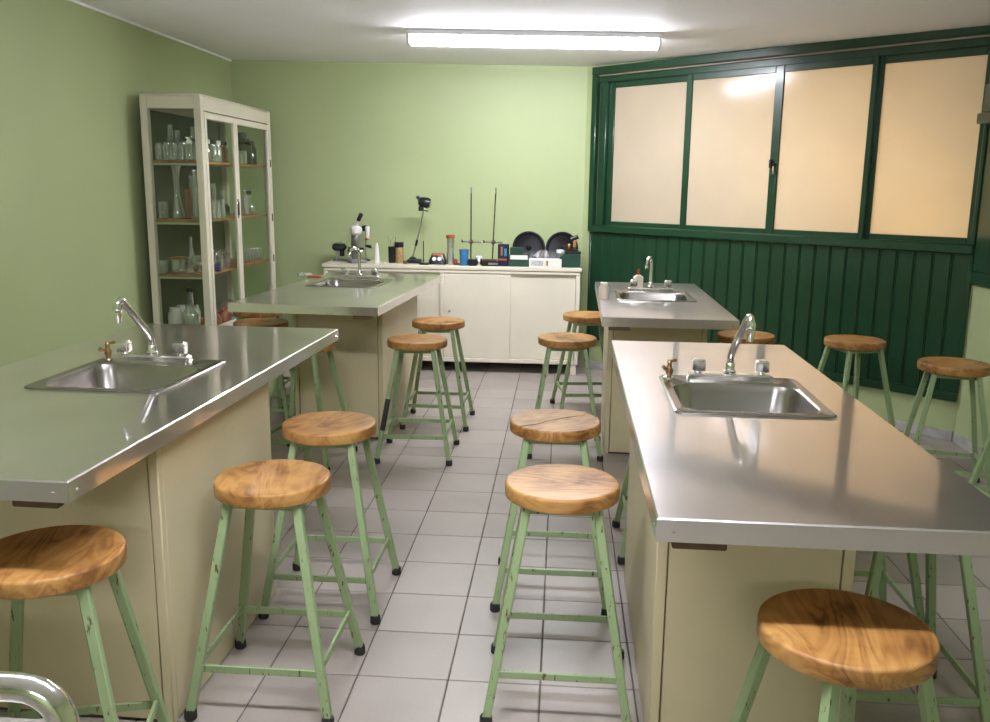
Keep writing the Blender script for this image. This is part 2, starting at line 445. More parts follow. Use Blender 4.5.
G().box(0.008, 0.03, 0, 0.026, 0.0, 1.21, 0.004).mat(WM).build('edge_strip', 'dark_green', ww)
# skirtings
struct(G().box(0.0, SL-0.01, 0, 0.014, 0, 0.065, 0.003).mat(WM).build('baseboard_window', 'skirting_paint'))
struct(G().box(XR-0.014, XR, YF, B.y-0.02, 0, 0.065, 0.003).build('baseboard_right', 'skirting_paint'))
struct(G().box(XL, XL+0.014, YF, YB, 0, 0.065, 0.003).build('baseboard_left', 'skirting_paint'))
struct(G().box(XL+0.014, A.x, YB-0.014, YB, 0, 0.065, 0.003).build('baseboard_back', 'skirting_paint'))

struct(G().box(XL, XL+0.016, YF, YB, ceil_z(XL)-0.016, ceil_z(XL)+0.004, 0.003).build('trim_1', 'ceiling_paint'))
# window in the window wall
W = empty('window_1', kind='structure')
def wpart(name, m, *b, parent=None): return G().box(*b).mat(WM).build(name, m, parent or W)
wpart('head_board', 'dark_green', 0.005, SL-0.003, 0, 0.055, 2.498, 2.562, 0.006)
wpart('head_strip', 'pale_strip', 0.06, SL-0.003, 0, 0.03, 2.486, 2.497, 0.002)
wpart('head_rail', 'dark_green', 0.06, SL-0.003, -0.075, 0.022, 2.434, 2.486, 0.005)
wpart('jamb', 'dark_green', 0.008, 0.062, 0, 0.055, 1.21, 2.498, 0.006)
wpart('jamb', 'dark_green', 0.085, 0.152, -0.06, 0.025, 1.255, 2.44, 0.006)
wpart('jamb_recess', 'black_matt', 0.062, 0.086, -0.02, 0.004, 1.255, 2.486, 0.002)
wpart('jamb', 'dark_green', SL-0.03, SL-0.003, -0.06, 0.03, 1.255, 2.44, 0.006)
wpart('sill_board', 'dark_green', 0.008, SL-0.003, -0.08, 0.052, 1.20, 1.262, 0.008)
panes = [(0.155, 0.210, 0.915, 0.955), (0.935, 0.990, 1.683, 1.718), (1.705, 1.750, 2.374, 2.412), (2.395, 2.440, 3.055, 3.088)]
for k, (s0, p0, p1, s1) in enumerate(panes):
    n0 = -0.035 if k in (0, 3) else -0.004
    sash = empty('sash'); sash.parent = W
    g = G(); g.box(s0, p0, n0, n0+0.028, 1.258, 2.438, 0.004); g.box(p1, s1, n0, n0+0.028, 1.258, 2.438, 0.004)
    g.box(p0, p1, n0+.001, n0+0.027, 1.258, 1.285+0.012, 0.004); g.box(p0, p1, n0+.001, n0+0.027, 2.388, 2.438, 0.004)
    g.mat(WM).build('sash_frame', 'dark_green', sash)
    G().box(p0-0.008, p1+0.008, n0+0.010, n0+0.016, 1.29, 2.395).mat(WM).build('pane', 'frosted_pane', sash)
lk = empty('window_latch', label='small black sash lock with hanging key on the middle window stile', cat='latch')
lk.location = WM @ Vector((1.71, 0.026, 1.76))
lk.rotation_euler.z = rotw
LM = Matrix.Rotation(math.pi, 4, 'Z')
def lpart(name, m, g): return g.build(name, m, lk)
# local y runs out of the wall plane to the room as -y after rotation (N is on the right of U)
lpart('lock_body', 'black_plastic', G().box(-0.02, 0.004, -0.022, -0.001, -0.03, 0.03, 0.004))
lpart('keeper', 'black_plastic', G().box(0.006, 0.022, -0.016, -0.001, -0.018, 0.012, 0.003))
lpart('key_bow', 'grey_metal', G().tube([(0.018, -0.02, -0.05), (0.024, -0.03, -0.075)], 0.006, 8))
lpart('key_shaft', 'brass', G().tube([(0.012, -0.012, -0.02), (0.018, -0.02, -0.05)], 0.0025, 6))

# dark casing at the corner on the right wall (edge of another opening)
W2 = empty('window_2', kind='structure')
G().box(XR-0.03, XR, 4.2, B.y-0.03, 1.02, 1.10, 0.005).build('sill_board', 'dark_green', W2)
G().box(XR-0.022, XR, 5.02, B.y-0.03, 1.10, 2.50, 0.005).build('jamb', 'dark_green', W2)
G().box(XR-0.022, XR, 4.2, 4.3, 1.10, 2.50, 0.005).build('jamb', 'dark_green', W2)
G().box(XR-0.03, XR, 4.2, B.y-0.03, 2.50, 2.555, 0.005).build('head_board', 'dark_green', W2)
G().box(XR-0.012, XR, 4.3, 5.02, 1.10, 2.50).build('pane', 'frosted_pane', W2)
sb = empty('wall_box', (XR, 5.30, 1.97), label='dark green wooden box on a ledge by the right wall', cat='box')
G().box(-0.155, -0.023, -0.25, 0.24, 0.0, 0.06, 0.006).build('ledge', 'dark_green', sb)
G().box(-0.135, -0.023, -0.23, 0.225, 0.06, 0.22, 0.006).build('body', 'dark_green', sb)

# warm corridor lamps behind the frosted window
def corridor(name, s, n, z, e, size, col):
    l = bpy.data.lights.new(name, 'AREA'); l.energy = e; l.size = size; l.color = col; l.shape = 'DISK'
    o = bpy.data.objects.new(name, l); C.objects.link(o)
    o.matrix_world = WM @ Matrix.Translation((s, n, z)) @ Matrix.Rotation(R(90), 4, 'X')
    return o
corridor('corridor_lamp', 2.75, -0.75, 1.35, 28, 0.35, (1.0, 0.76, 0.32))
corridor('corridor_lamp', 2.05, -1.1, 1.85, 85, 0.8, (1.0, 0.94, 0.84))
# corridor beyond: a plain wall keeps the light in
struct(G().box(-0.6, SL+0.6, -1.75, -1.65, 0, 2.6).mat(WM).build('wall_corridor', 'ceiling_paint'))

# ---------------------------------------------------------------- ceiling lights
def fixture(x, y, label, length=1.70):
    z = ceil_z(x)
    f = empty('ceiling_light', (x, y, z), label=label, cat='light', group='fluorescent ceiling fixtures')
    f.rotation_euler.y = math.atan(0.0157)
    L = length/2
    G().box(-L, L, -0.10, 0.10, -0.035, 0.0, 0.004).build('housing', 'lamp_housing', f)
    prof = [(-0.080, -0.036), (-0.076, -0.066), (-0.05, -0.088), (0.05, -0.088), (0.076, -0.066), (0.080, -0.036)]
    G().loft([[(sx, py, pz) for py, pz in prof] for sx in (-L+0.025, L-0.025)]).build('diffuser', 'diffuser', f)
    for sg in (-1, 1):
        prof2 = [(-0.086, -0.036), (-0.081, -0.069), (-0.053, -0.092), (0.053, -0.092), (0.081, -0.069), (0.086, -0.036)]
        G().loft([[(sg*sx, py, pz) for py, pz in prof2] for sx in (L-0.024, L-0.004)]).build('end_cap', 'lamp_housing', f)
    return f
fixture(-0.23, 6.22, 'long white fluorescent ceiling light above the far end of the aisle')
fixture(-0.4, 1.45, 'fluorescent ceiling light over the near benches, above the picture', 2.0)
fixture(-0.23, -2.6, 'unseen ceiling light added behind the viewer to brighten the bench fronts', 1.2)  # added fill fixture, lifts the dark bench fronts

# ---------------------------------------------------------------- benches
TZ = 0.93
SINKW, SINKD = 0.47, 0.52
FS = 0.95
def make_sink():
    s = bpy.data.objects.new('sink', None); C.objects.link(s)
    hw, hd = SINKW/2, SINKD/2
    ox0, ox1, oy0, oy1 = -hw+0.034, hw-0.034, -hd+0.032, hd-0.112
    loops = [rrect(-hw, hw, -hd, hd, 0.025, 0.0005), rrect(-hw, hw, -hd, hd, 0.025, 0.004), rrect(-hw+0.006, hw-0.006, -hd+0.006, hd-0.006, 0.022, 0.008),
             rrect(-hw+0.014, hw-0.014, -hd+0.014, hd-0.014, 0.02, 0.006),
             rrect(ox0-0.006, ox1+0.006, oy0-0.006, oy1+0.006, 0.068, 0.006), rrect(ox0, ox1, oy0, oy1, 0.065, 0.001),
             rrect(ox0+0.006, ox1-0.006, oy0+0.006, oy1-0.006, 0.064, -0.02), rrect(ox0+0.02, ox1-0.02, oy0+0.02, oy1-0.02, 0.062, -0.12),
             rrect(ox0+0.035, ox1-0.035, oy0+0.035, oy1-0.035, 0.058, -0.145), rrect(ox0+0.075, ox1-0.075, oy0+0.075, oy1-0.075, 0.05, -0.155)]
    G().loft(loops[:6], False, False).build('rim', 'sink_steel', s)
    bs = G().loft(loops[5:], False, True).build('basin', 'sink_steel', s)
    G().lathe([(0.0, -0.1545), (0.03, -0.1545), (0.036, -0.1525), (0.042, -0.1545)], 20, (0, (oy0+oy1)/2, 0)).build('drain', 'chrome_worn', bs)
    return s
def knob(parent, x, y, z):
    h = G().lathe([(0.012, 0), (0.014, 0.012)], 14, (x, y, z)).build('handle', 'chrome', parent)
    q = 0.0225
    G().loft([rrect(x-q, x+q, y-q, y+q, 0.006, z+0.010, 2), rrect(x-q-.0015, x+q+.0015, y-q-.0015, y+q+.0015, 0.006, z+0.014, 2), rrect(x-q, x+q, y-q, y+q, 0.006, z+0.046, 2), rrect(x-q+.005, x+q-.005, y-q+.005, y+q-.005, 0.004, z+0.051, 2)]).build('knob_cap', 'chrome_worn', h)
def make_faucet(kind):
    f = bpy.data.objects.new('faucet', None); C.objects.link(f)
    g = G().loft([rrect(-0.15, 0.15, -0.028, 0.028, 0.008, 0, 3), rrect(-0.15, 0.15, -0.028, 0.028, 0.008, 0.020, 3), rrect(-0.144, 0.144, -0.022, 0.022, 0.006, 0.026, 3)])
    g.build('base_plate', 'chrome_worn', f)
    for x in (-0.112, 0.112): knob(f, x, 0, 0.026)
    G().lathe([(0.021, 0.026), (0.021, 0.036), (0.017, 0.040), (0.017, 0.058), (0.014, 0.064)], 18).build('collar', 'chrome', f)
    if kind == 'bent':
        pts = [Vector((0, 0, 0.06)), Vector((0, 0, 0.078))]
        d = Vector((0, -0.155, 0.165)).normalized()
        pts += [Vector((0, -0.004, 0.095)), Vector((0, -0.014, 0.111))]
        p = Vector((0, -0.014, 0.111)); e = p+d*0.185
        pts += [p+d*0.05, p+d*0.11, e]
        u = Vector((0, -1, 0)); v = Vector((0, 0, 1))
        c = e + Vector((0, -0.012, -0.012))
        pts += [e+Vector((0, -0.010, 0.006)), e+Vector((0, -0.022, 0.004)), e+Vector((0, -0.029, -0.008)), e+Vector((0, -0.030, -0.022))]
        G().tube(pts, 0.0135, 14).build('spout', 'chrome', f)
        b = pts[-1]
        G().lathe([(0.0155, 0.012), (0.0165, 0.006), (0.0165, -0.008), (0.0135, -0.012), (0.0145, -0.03), (0.0115, -0.042), (0.0115, -0.052)], 14, tuple(b)).build('nozzle', 'chrome', f)
    else:
        pts = [Vector((0, 0, 0.06)), Vector((0, 0, 0.12)), Vector((0, 0, 0.185))]
        pts += arc((0, -0.042, 0.185), 0.042, 12, 165, 9, (0, 1, 0), (0, 0, 1))
        e = pts[-1]; pts.append(e+Vector((0, -0.006, -0.022)))
        G().tube(pts, 0.0105, 14).build('spout', 'chrome', f)
        b = pts[-1]
        G().lathe([(0.0125, 0.008), (0.0125, -0.014), (0.010, -0.020)], 14, tuple(b)).build('nozzle', 'chrome', f)
    return f
def make_valve():
    v = bpy.data.objects.new('gas_valve', None); C.objects.link(v)
    G().lathe([(0.020, 0), (0.020, 0.005), (0.012, 0.009)], 16).build('flange', 'chrome_worn', v)
    G().lathe([(0.008, 0.009), (0.012, 0.018), (0.014, 0.03), (0.009, 0.04), (0.007, 0.052), (0.009, 0.056), (0.005, 0.066)], 14).build('stem', 'brass', v)
    G().tube([(0, 0, 0.03), (-0.014, -0.012, 0.034), (-0.024, -0.02, 0.044)], 0.007, 10).build('nipple', 'brass', v)
    G().bar((-0.002, 0.006, 0.058), (0.024, 0.012, 0.062), 0.006, 0.010).build('lever', 'brass', v)
    return v
used = {}
def use(kind, maker):
    if kind not in used: used[kind] = maker(); return used[kind]
    return copy_tree(used[kind])

def bench(corner, sgn, Wd, Ln, theta, ped, sink_c, which, sinkl, faucet_kind, spout_rot, valve):
    """corner = aisle-side near corner of the top; sgn=+1 the top runs to the right of the aisle, -1 to the left"""
    loc = (corner[0], corner[1], 0); rz = -R(theta)
    Mw = Matrix.Translation(loc) @ Matrix.Rotation(rz, 4, 'Z')
    xs = (0, sgn*Wd); xa, xb = min(xs), max(xs)
    sc = Mw.inverted() @ Vector((sink_c[0], sink_c[1], 0))
    # worktop
    t = empty('steel_worktop', (loc[0], loc[1], TZ-0.05), rz, 'stainless steel worktop with folded edge '+which, 'worktop', 'steel worktops of the lab benches')
    hx0, hx1, hy0, hy1 = sc.x-SINKW/2+0.02, sc.x+SINKW/2-0.02, sc.y-SINKD/2+0.02, sc.y+SINKD/2-0.02
    c = 0.0035
    o4 = lambda x0, x1, y0, y1, z: [(x0, y0, z), (x1, y0, z), (x1, y1, z), (x0, y1, z)]
    loops = [o4(hx0, hx1, hy0, hy1, 0.012), o4(hx0, hx1, hy0, hy1, 0.05), o4(xa+c, xb-c, c, Ln-c, 0.05), o4(xa, xb, 0, Ln, 0.05-c), o4(xa, xb, 0, Ln, 0.0),
             o4(xa+0.004, xb-0.004, 0.004, Ln-0.004, 0.0), o4(xa+0.004, xb-0.004, 0.004, Ln-0.004, 0.012), o4(hx0, hx1, hy0, hy1, 0.012)]
    G().loft(loops, False, False).build('steel_sheet', 'bench_steel', t)
    loops = [o4(hx0, hx1, hy0, hy1, 0.001), o4(hx0, hx1, hy0, hy1, 0.0115), o4(xa+0.006, xb-0.006, 0.006, Ln-0.006, 0.0115), o4(xa+0.006, xb-0.006, 0.006, Ln-0.006, 0.001), o4(hx0, hx1, hy0, hy1, 0.001)]
    G().loft(loops, False, False).build('wood_core', 'core_wood', t)
    for fx, fy in ((0.035, 0), (Wd-0.035, 0)):
        G().lathe([(0.0, -0.003), (0.003, -0.003), (0.004, 0)], 8).mat(Matrix.Translation((sgn*fx, 0.0, 0.022)) @ Matrix.Rotation(R(-90), 4, 'X')).build('screw', 'chrome', t)
    for fy in (0.035, Ln-0.035):
        G().lathe([(0.0, -0.003), (0.003, -0.003), (0.004, 0)], 8).mat(Matrix.Translation((0, fy, 0.022)) @ Matrix.Rotation(R(90*sgn), 4, 'Y')).build('screw', 'chrome', t)
    cx = sorted((sgn*0.035, sgn*0.145))
    G().box(cx[0], cx[1], 0.012, 0.040, -0.020, 0.0005, 0.003).build('cleat', 'dark_wood', t)
    # pedestal
    p = empty('bench_pedestal', loc, rz, 'cream painted bench pedestal '+which, 'pedestal', 'cream bench pedestals')
    pa, pb, py0, py1 = ped
    px = sorted((sgn*pa, sgn*pb)); pz = TZ-0.0505
    hd = 0.03
    for (x, y) in ((px[0], py0), (px[1]-hd, py0), (px[0], py1-hd), (px[1]-hd, py1-hd)):
        G().box(x, x+hd, y, y+hd, 0.0, pz, 0.003).build('corner_post', 'bench_cream', p)
    G().box(px[0]+hd+0.003, px[1]-hd-0.003, py0+0.004, py0+0.018, 0.012, pz-0.002, 0.002).build('front_panel', 'bench_cream', p)
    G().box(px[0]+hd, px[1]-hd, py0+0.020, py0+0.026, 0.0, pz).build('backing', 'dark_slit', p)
    G().box(px[0]+hd, px[1]-hd, py1-0.016, py1-0.002, 0.005, pz, 0.001).build('back_panel', 'bench_cream', p)
    for x in (px[0]+0.0005, px[1]-0.0145):
        G().box(x, x+0.014, py0+hd, py1-hd, 0.006, pz, 0.001).build('side_panel', 'bench_cream', p)
    # sink, faucet, valve
    s = use('sink', make_sink); s.location = (sink_c[0], sink_c[1], TZ); s.rotation_euler.z = rz
    tag(s, 'square stainless steel sink set in '+sinkl, 'sink', 'lab bench sinks')
    f = use('faucet_'+faucet_kind, lambda: make_faucet(faucet_kind))
    fp = Mw @ Vector((sc.x+(-0.028 if which == 'of the near left bench' else 0.0), sc.y+SINKD/2-0.058, 0)); f.scale = (FS, FS, FS)
    f.location = (fp.x, fp.y, TZ+0.0062); f.rotation_euler.z = rz
    fl_ = {'bent': 'chrome faucet with straight slanting spout and two square knobs on ', 'goose': 'chrome swan-neck faucet with two knobs on '}[faucet_kind]
    tag(f, fl_+sinkl, 'faucet', 'bench faucets')
    if spout_rot:
        for ch in f.children:
            if ch.name.split('.')[0] in ('spout', 'nozzle'): ch.rotation_euler.z = spout_rot
    if valve:
        v = use('valve', make_valve)
        vp = Mw @ Vector((sc.x-SINKW/2+0.032, sc.y+SINKD/2-0.05, 0))
        v.location = (vp.x, vp.y, TZ+0.0062)
        tag(v, 'small tarnished brass valve beside the faucet on '+sinkl, 'valve', 'brass bench valves')

bench((-1.072, 1.775), -1, 0.935, 2.15, 1.6, (0.05, 0.68, 0.50, 1.38), (-1.461, 2.861), 'of the near left bench', 'the near left bench', 'bent', R(-12), True)
bench((-0.984, 4.665), -1, 0.85, 1.80, 3.3, (0.14, 0.715, 0.62, 1.60), (-1.402, 5.81), 'of the far left bench before the glass cabinet', 'the far left bench', 'goose', R(-38), False)
bench((0.204, 1.696), 1, 0.735, 2.10, 0.5, (0.072, 0.60, 0.60, 1.73), (0.581, 2.804), 'of the near right bench', 'the near right bench', 'bent', R(10), True)
bench((0.213, 4.495), 1, 0.69, 1.72, 0.8, (0.06, 0.635, 0.66, 1.34), (0.5625, 5.43), 'of the far right bench by the green planks', 'the far right bench', 'goose', R(-25), False)

# bench edge and tap at the lower left corner of the view
p0 = at_z(0, 714, TZ); 
t = empty('steel_worktop', (0, 0, TZ-0.05), 0, 'corner of a steel worktop at the very bottom left of the picture', 'worktop', 'steel worktops of the lab benches')
G().box(-1.7, -0.42, 0.35, p0.y-0.002, 0.012, 0.05, 0.004).build('steel_sheet', 'bench_steel', t)
G().box(-1.69, -0.43, 0.36, p0.y-0.012, 0.0, 0.012).build('wood_core', 'core_wood', t)
t = empty('bench_pedestal', (0, 0, 0), 0, 'cream pedestal under the worktop at the bottom left, out of the picture', 'pedestal', 'cream bench pedestals')
G().box(-1.6, -0.6, 0.40, p0.y-0.15, 0.0, TZ-0.0505, 0.003).build('body', 'bench_cream', t)
tz = 1.14
q0, q1 = at_z(0, 686, tz), at_z(20, 687, tz)
dx = (q1-q0); dx.z = 0; dx.normalize()
f = empty('faucet', (0, 0, 0), 0, 'thick polished chrome tap tube bending down at the bottom left corner', 'faucet', 'bench faucets')
e = q1; rb = 0.038
pts = [e-dx*0.22, e-dx*0.12, e] + [e+dx*rb*math.sin(R(a))-Vector((0, 0, rb*(1-math.cos(R(a))))) for a in (15, 30, 45, 60, 75, 90)]
last = pts[-1]; pts += [Vector((last.x+0.002, last.y, 1.06)), Vector((last.x+0.004, last.y, TZ+0.04))]
G().tube(pts, 0.0128, 18).build('spout', 'chrome', f)
e0 = q1-dx*0.026
G().tube([e0-dx*0.002, e0+dx*0.002], 0.0134, 18).build('seam_ring', 'chrome_worn', f)
G().lathe([(0.03, 0.0), (0.03, 0.01), (0.018, 0.02), (0.017, 0.045)], 20, (last.x+0.004, last.y, TZ)).build('base', 'chrome', f)
en = e-dx*0.22
G().tube([en, en-dx*0.015-Vector((0, 0, 0.008)), en-dx*0.02-Vector((0, 0, 0.04))], 0.0128, 14).build('nozzle', 'chrome', f)

# ---------------------------------------------------------------- stools
SZ = 0.70; ST = 0.044; SR = 0.175
def make_stool():
    s = bpy.data.objects.new('lab_stool', None); C.objects.link(s)
    z0 = SZ-ST
    G().lathe([(SR-0.006, z0), (SR-0.001, z0+0.003), (SR, z0+0.007), (SR, SZ-0.008), (SR-0.0015, SZ-0.003), (SR-0.005, SZ-0.0005), (SR-0.010, SZ), (0.05, SZ)], 48).build('seat', 'seat_wood', s)
    a, b = 0.103, 0.212; zt, zb = z0-0.002, 0.032
    L = lambda sx, sy, z: Vector((sx*(b+(a-b)*z/zt), sy*(b+(a-b)*z/zt), z))
    for sx in (-1, 1):
        for sy in (-1, 1):
            leg = G().bar(L(sx, sy, zb-0.01), L(sx, sy, zt-0.006), 0.026, 0.026, up=(0, 1, 0), ch=0.003).build('leg', 'stool_paint', s)
            c = L(sx, sy, 0.015)
            G().lathe([(0.0165, 0), (0.0195, 0.004), (0.0185, 0.028), (0.0165, 0.032)], 14, (c.x, c.y, 0)).build('rubber_foot', 'rubber', leg)
    zr = 0.155
    for k, (p, q) in enumerate((((-1, -1), (1, -1)), ((1, -1), (1, 1)), ((1, 1), (-1, 1)), ((-1, 1), (-1, -1)))):
        z = zr if k % 2 == 0 else zr+0.012
        P, Q = L(*p, z), L(*q, z); d = (Q-P).normalized()
        G().bar(P+d*0.013, Q-d*0.013, 0.010, 0.023).build('rung', 'stool_paint', s)
    g = G(); zc = zt-0.012
    for p, q in (((-1, -1), (1, -1)), ((1, -1), (1, 1)), ((1, 1), (-1, 1)), ((-1, 1), (-1, -1))):
        P, Q = L(*p, zc), L(*q, zc); d = (Q-P).normalized()
        g.bar(P+d*0.012, Q-d*0.012, 0.012, 0.020)
    g.build('seat_frame', 'stool_paint', s)
    return s
def seat_at(px, py): p = at_z(px, py, SZ); return p.x, p.y
stools = [
    (*seat_at(48, 551), 14, 'wooden stool cut off by the left picture edge, before the near left bench'),
    (*seat_at(273, 476), 0, 'wooden stool at the near left pedestal, the nearer of two in the aisle'),
    (*seat_at(329.5, 422), 0, 'wooden stool past the near left pedestal, the farther of two in the aisle'),
    (*seat_at(417.5, 338.5), 1, 'wooden stool beside the far left pedestal, nearer of two, one leg worn black'),
    (*seat_at(438.5, 320), 0, 'wooden stool beside the far left bench, closest to the low cream cabinet'),
    (*seat_at(562.5, 481), 0, 'nearest wooden stool on the aisle side of the near right bench'),
    (*seat_at(555.5, 419.5), 0, 'wooden stool with dark crack in its seat, second along the near right bench'),
    (*seat_at(567.5, 336.8), 0, 'wooden stool left of the far right bench, the nearer of two'),
    (*seat_at(588, 314), 8, 'wooden stool between the far right bench and the low cream cabinet'),
    (*seat_at(846, 625), 20, 'large foreground wooden stool before the near right bench'),
    (*seat_at(261, 321.5), 5, 'wooden stool under the left overhang of the far left bench, nearer one'),
    (-2.155, 6.110, 0, 'wooden stool between far left bench and glass cabinet, the farther one'),
    (*seat_at(304, 341), -8, 'wooden stool tucked behind the far corner of the near left worktop'),
    (*seat_at(746, 334), 10, 'wooden stool under the right end of the far right worktop'),
    (*seat_at(760, 349), 4, 'wooden stool just showing over the far edge of the near right worktop'),
    (*seat_at(855, 339), 18, 'wooden stool alone before the green planks, left of the corner one'),
    (*seat_at(954.5, 362.5), -14, 'wooden stool nearest the corner of the green planks and right wall'),
    (2.230, 4.120, 6, 'wooden stool at the right picture edge, only its legs showing'),
    (1.045, 2.560, 0, 'wooden stool under the near right worktop, legs behind the foreground stool'),
    (1.055, 3.040, 0, 'wooden stool farther under the near right worktop, only its legs showing'),
    (0.500, 3.780, 0, 'wooden stool under the far end of the near right worktop, leg at the aisle'),
]
st0 = make_stool()
for i, (x, y, a, lab) in enumerate(stools):
    s = st0 if i == 0 else copy_tree(st0)
    s.location = (x, y, 0); s.rotation_euler.z = R(a)
    tag(s, lab, 'stool', 'wooden lab stools')
    if i == 3:      # paint burnt off one leg
        f0 = lambda z: -(0.212+(0.103-0.212)*z/(SZ-ST-0.002))
        G().bar((f0(0.19), f0(0.19), 0.19), (f0(0.37), f0(0.37), 0.37), 0.0275, 0.0275, up=(0, 1, 0)).build('worn_patch', 'black_matt', s)
    if i == 6:      # crack across the seat
        G().tube([(-0.055, -0.165, SZ), (-0.02, -0.10, SZ), (-0.012, -0.03, SZ), (0.02, 0.05, SZ), (0.06, 0.13, SZ)], 0.0012, 6, rr=[0.0014, 0.002, 0.0012, 0.0018, 0.0006]).build('crack', 'dark_wood', s).rotation_euler.z = R(-30)

# ---------------------------------------------------------------- glass-fronted cabinet on the left
GX0, GX1, GY0, GY1, GZ = -2.86, -2.437, 5.95, 7.385, 2.15
gc = empty('glass_cabinet', (0, 0, 0), 0, 'tall cream cabinet with glass doors and sides holding glassware', 'cabinet')
pw = 0.05
for (x, y) in ((GX0, GY0), (GX1-pw, GY0), (GX0, GY1-pw), (GX1-pw, GY1-pw)):
    G().box(x, x+pw, y, y+pw, 0, GZ, 0.004).build('corner_post', 'cabinet_cream', gc)
G().box(GX0+pw, GX1-pw, GY0+0.004, GY0+0.04, GZ-0.085, GZ-0.002, 0.003).build('top_rail', 'cabinet_cream', gc)
G().box(GX0+pw, GX1-pw, GY1-0.04, GY1-0.004, GZ-0.085, GZ-0.002, 0.003).build('top_rail', 'cabinet_cream', gc)
G().box(GX1-0.035, GX1-0.001, GY0+pw, GY1-pw, GZ-0.095, GZ-0.002, 0.003).build('top_rail', 'cabinet_cream', gc)
G().box(GX0+0.001, GX0+0.035, GY0+pw, GY1-pw, GZ-0.085, GZ-0.002, 0.003).build('top_rail', 'cabinet_cream', gc)
G().box(GX0+0.002, GX1-0.002, GY0+0.002, GY1-0.002, GZ-0.001, GZ+0.012, 0.004).build('roof', 'cabinet_cream', gc)
BZ = 0.52
G().box(GX0+0.005, GX1-0.005, GY0+0.005, GY1-0.005, BZ-0.03, BZ, 0.002).build('bottom_shelf', 'cabinet_cream', gc)
G().box(GX1-0.03, GX1-0.002, GY0+pw, GY1-pw, 0.06, BZ-0.031, 0.002).build('lower_panel', 'cabinet_cream', gc)
G().box(GX0+pw, GX1-pw, GY0+0.004, GY0+0.03, 0.06, BZ-0.031, 0.002).build('lower_panel', 'cabinet_cream', gc)
shelf_z = [1.725, 1.325, 0.95]
for z in shelf_z:
    s = G().box(GX0+0.036, GX1-0.040, GY0+0.032, GY1-0.042, z-0.018, z, 0.002).build('shelf', 'shelf_wood', gc)
    G().box(GX0+pw, GX1-pw, GY0+0.018, GY0+0.030, z-0.034, z-0.019, 0.002).build('shelf_rail', 'green_edge', s)
# side panes, plus an added back panel with interior shade in its colour
G().box(GX0+pw, GX1-pw, GY0+0.010, GY0+0.014, BZ, GZ-0.085).build('side_pane', 'cabinet_glass', gc)
G().box(GX0+pw, GX1-pw, GY1-0.014, GY1-0.010, BZ, GZ-0.085).build('side_pane', 'cabinet_glass', gc)
G().box(GX0+0.004, GX0+0.010, GY0+pw, GY1-pw, BZ, GZ-0.086).build('back_panel', 'cabinet_back_shaded', gc)
# doors
dm = (GY0+GY1)/2 - 0.09
for k, (y0, y1) in enumerate(((GY0+pw+0.004, dm-0.002), (dm+0.002, GY1-pw-0.004))):
    d = empty('door'); d.parent = gc
    zt, zb = GZ-0.101, BZ+0.004; fw = 0.038
    xo = GX1+0.002
    g = G(); g.box(xo-0.022, xo, y0, y0+fw, zb, zt, 0.003).box(xo-0.022, xo, y1-fw, y1, zb, zt, 0.003)
    g.box(xo-0.021, xo-0.001, y0+fw, y1-fw, zt-0.045, zt, 0.003).box(xo-0.021, xo-0.001, y0+fw, y1-fw, zb, zb+0.05, 0.003)
    g.build('door_frame', 'cabinet_cream', d)
    G().box(xo-0.014, xo-0.010, y0+fw, y1-fw, zb+0.05, zt-0.045).build('door_pane', 'cabinet_glass', d)
    if k == 0:
        G().box(xo, xo+0.012, y1-0.028, y1-0.014, 1.34, 1.44, 0.003).build('handle', 'black_plastic', d)
        G().box(xo, xo+0.004, y1-0.034, y1-0.006, 1.32, 1.46, 0.001).build('lock_plate', 'chrome_worn', d)
    else:
        for z in (1.74, 1.30, 0.96):
            G().tube([(xo+0.002, y1+0.002, z-0.03), (xo+0.002, y1+0.002, z+0.03)], 0.006, 8).build('hinge', 'iron_rod', d)

# glassware on the shelves: name, profile builder, material
def lathe_obj(name, prof, m, loc, n=20, label=None, cat=None, group=None, thick=True):
    o = G().lathe(prof, n).build(name, m, None, loc)
    return tag(o, label, cat, group)
def shell(prof, t=0.003):
    """closed-bottom glass shell from an outer profile (bottom to top)"""
    inner = [(max(r-t, 0.0005), max(z, t)) for r, z in prof][::-1]
    return prof + inner
def beaker(r, h): return shell([(0.0005, 0), (r*0.94, 0), (r, r*0.08), (r, h*0.96), (r*1.06, h)])
def flask(r, h, nr): return shell([(0.0005, 0), (r*0.96, 0), (r, 0.012), (r*0.82, h*0.26), (nr*1.15, h*0.62), (nr, h*0.68), (nr, h*0.96), (nr*1.25, h)])
def cylinder(r, h): return shell([(0.0005, 0), (r*1.5, 0), (r*1.5, 0.008), (r, 0.02), (r, h*0.97), (r*1.15, h)])
def jar(r, h): return shell([(0.0005, 0), (r*0.95, 0), (r, 0.01), (r, h*0.78), (r*0.75, h*0.88), (r*0.75, h)])
def round_flask(r, h, nr):
    pr = [(0.0005, 0)] + [(r*math.sin(R(a)), r-r*math.cos(R(a))) for a in range(20, 160, 20)]
    return shell(pr+[(nr, 2*r*0.985), (nr, h*0.95), (nr*1.3, h)])
def goblet(r, h): return shell([(0.0005, 0), (r*0.8, 0), (r*0.8, 0.006), (0.008, 0.014), (0.007, h*0.35), (r*0.8, h*0.5), (r, h*0.7), (r*1.0, h)])
def lid(parent, r, z, h, m, name='lid'): return G().lathe([(r*0.9, z), (r, z+0.003), (r, z+h-0.003), (r*0.85, z+h)], 18).build(name, m, parent)
GA = {'jar': 'clear glass jar on the top shelf of the glass cabinet'}
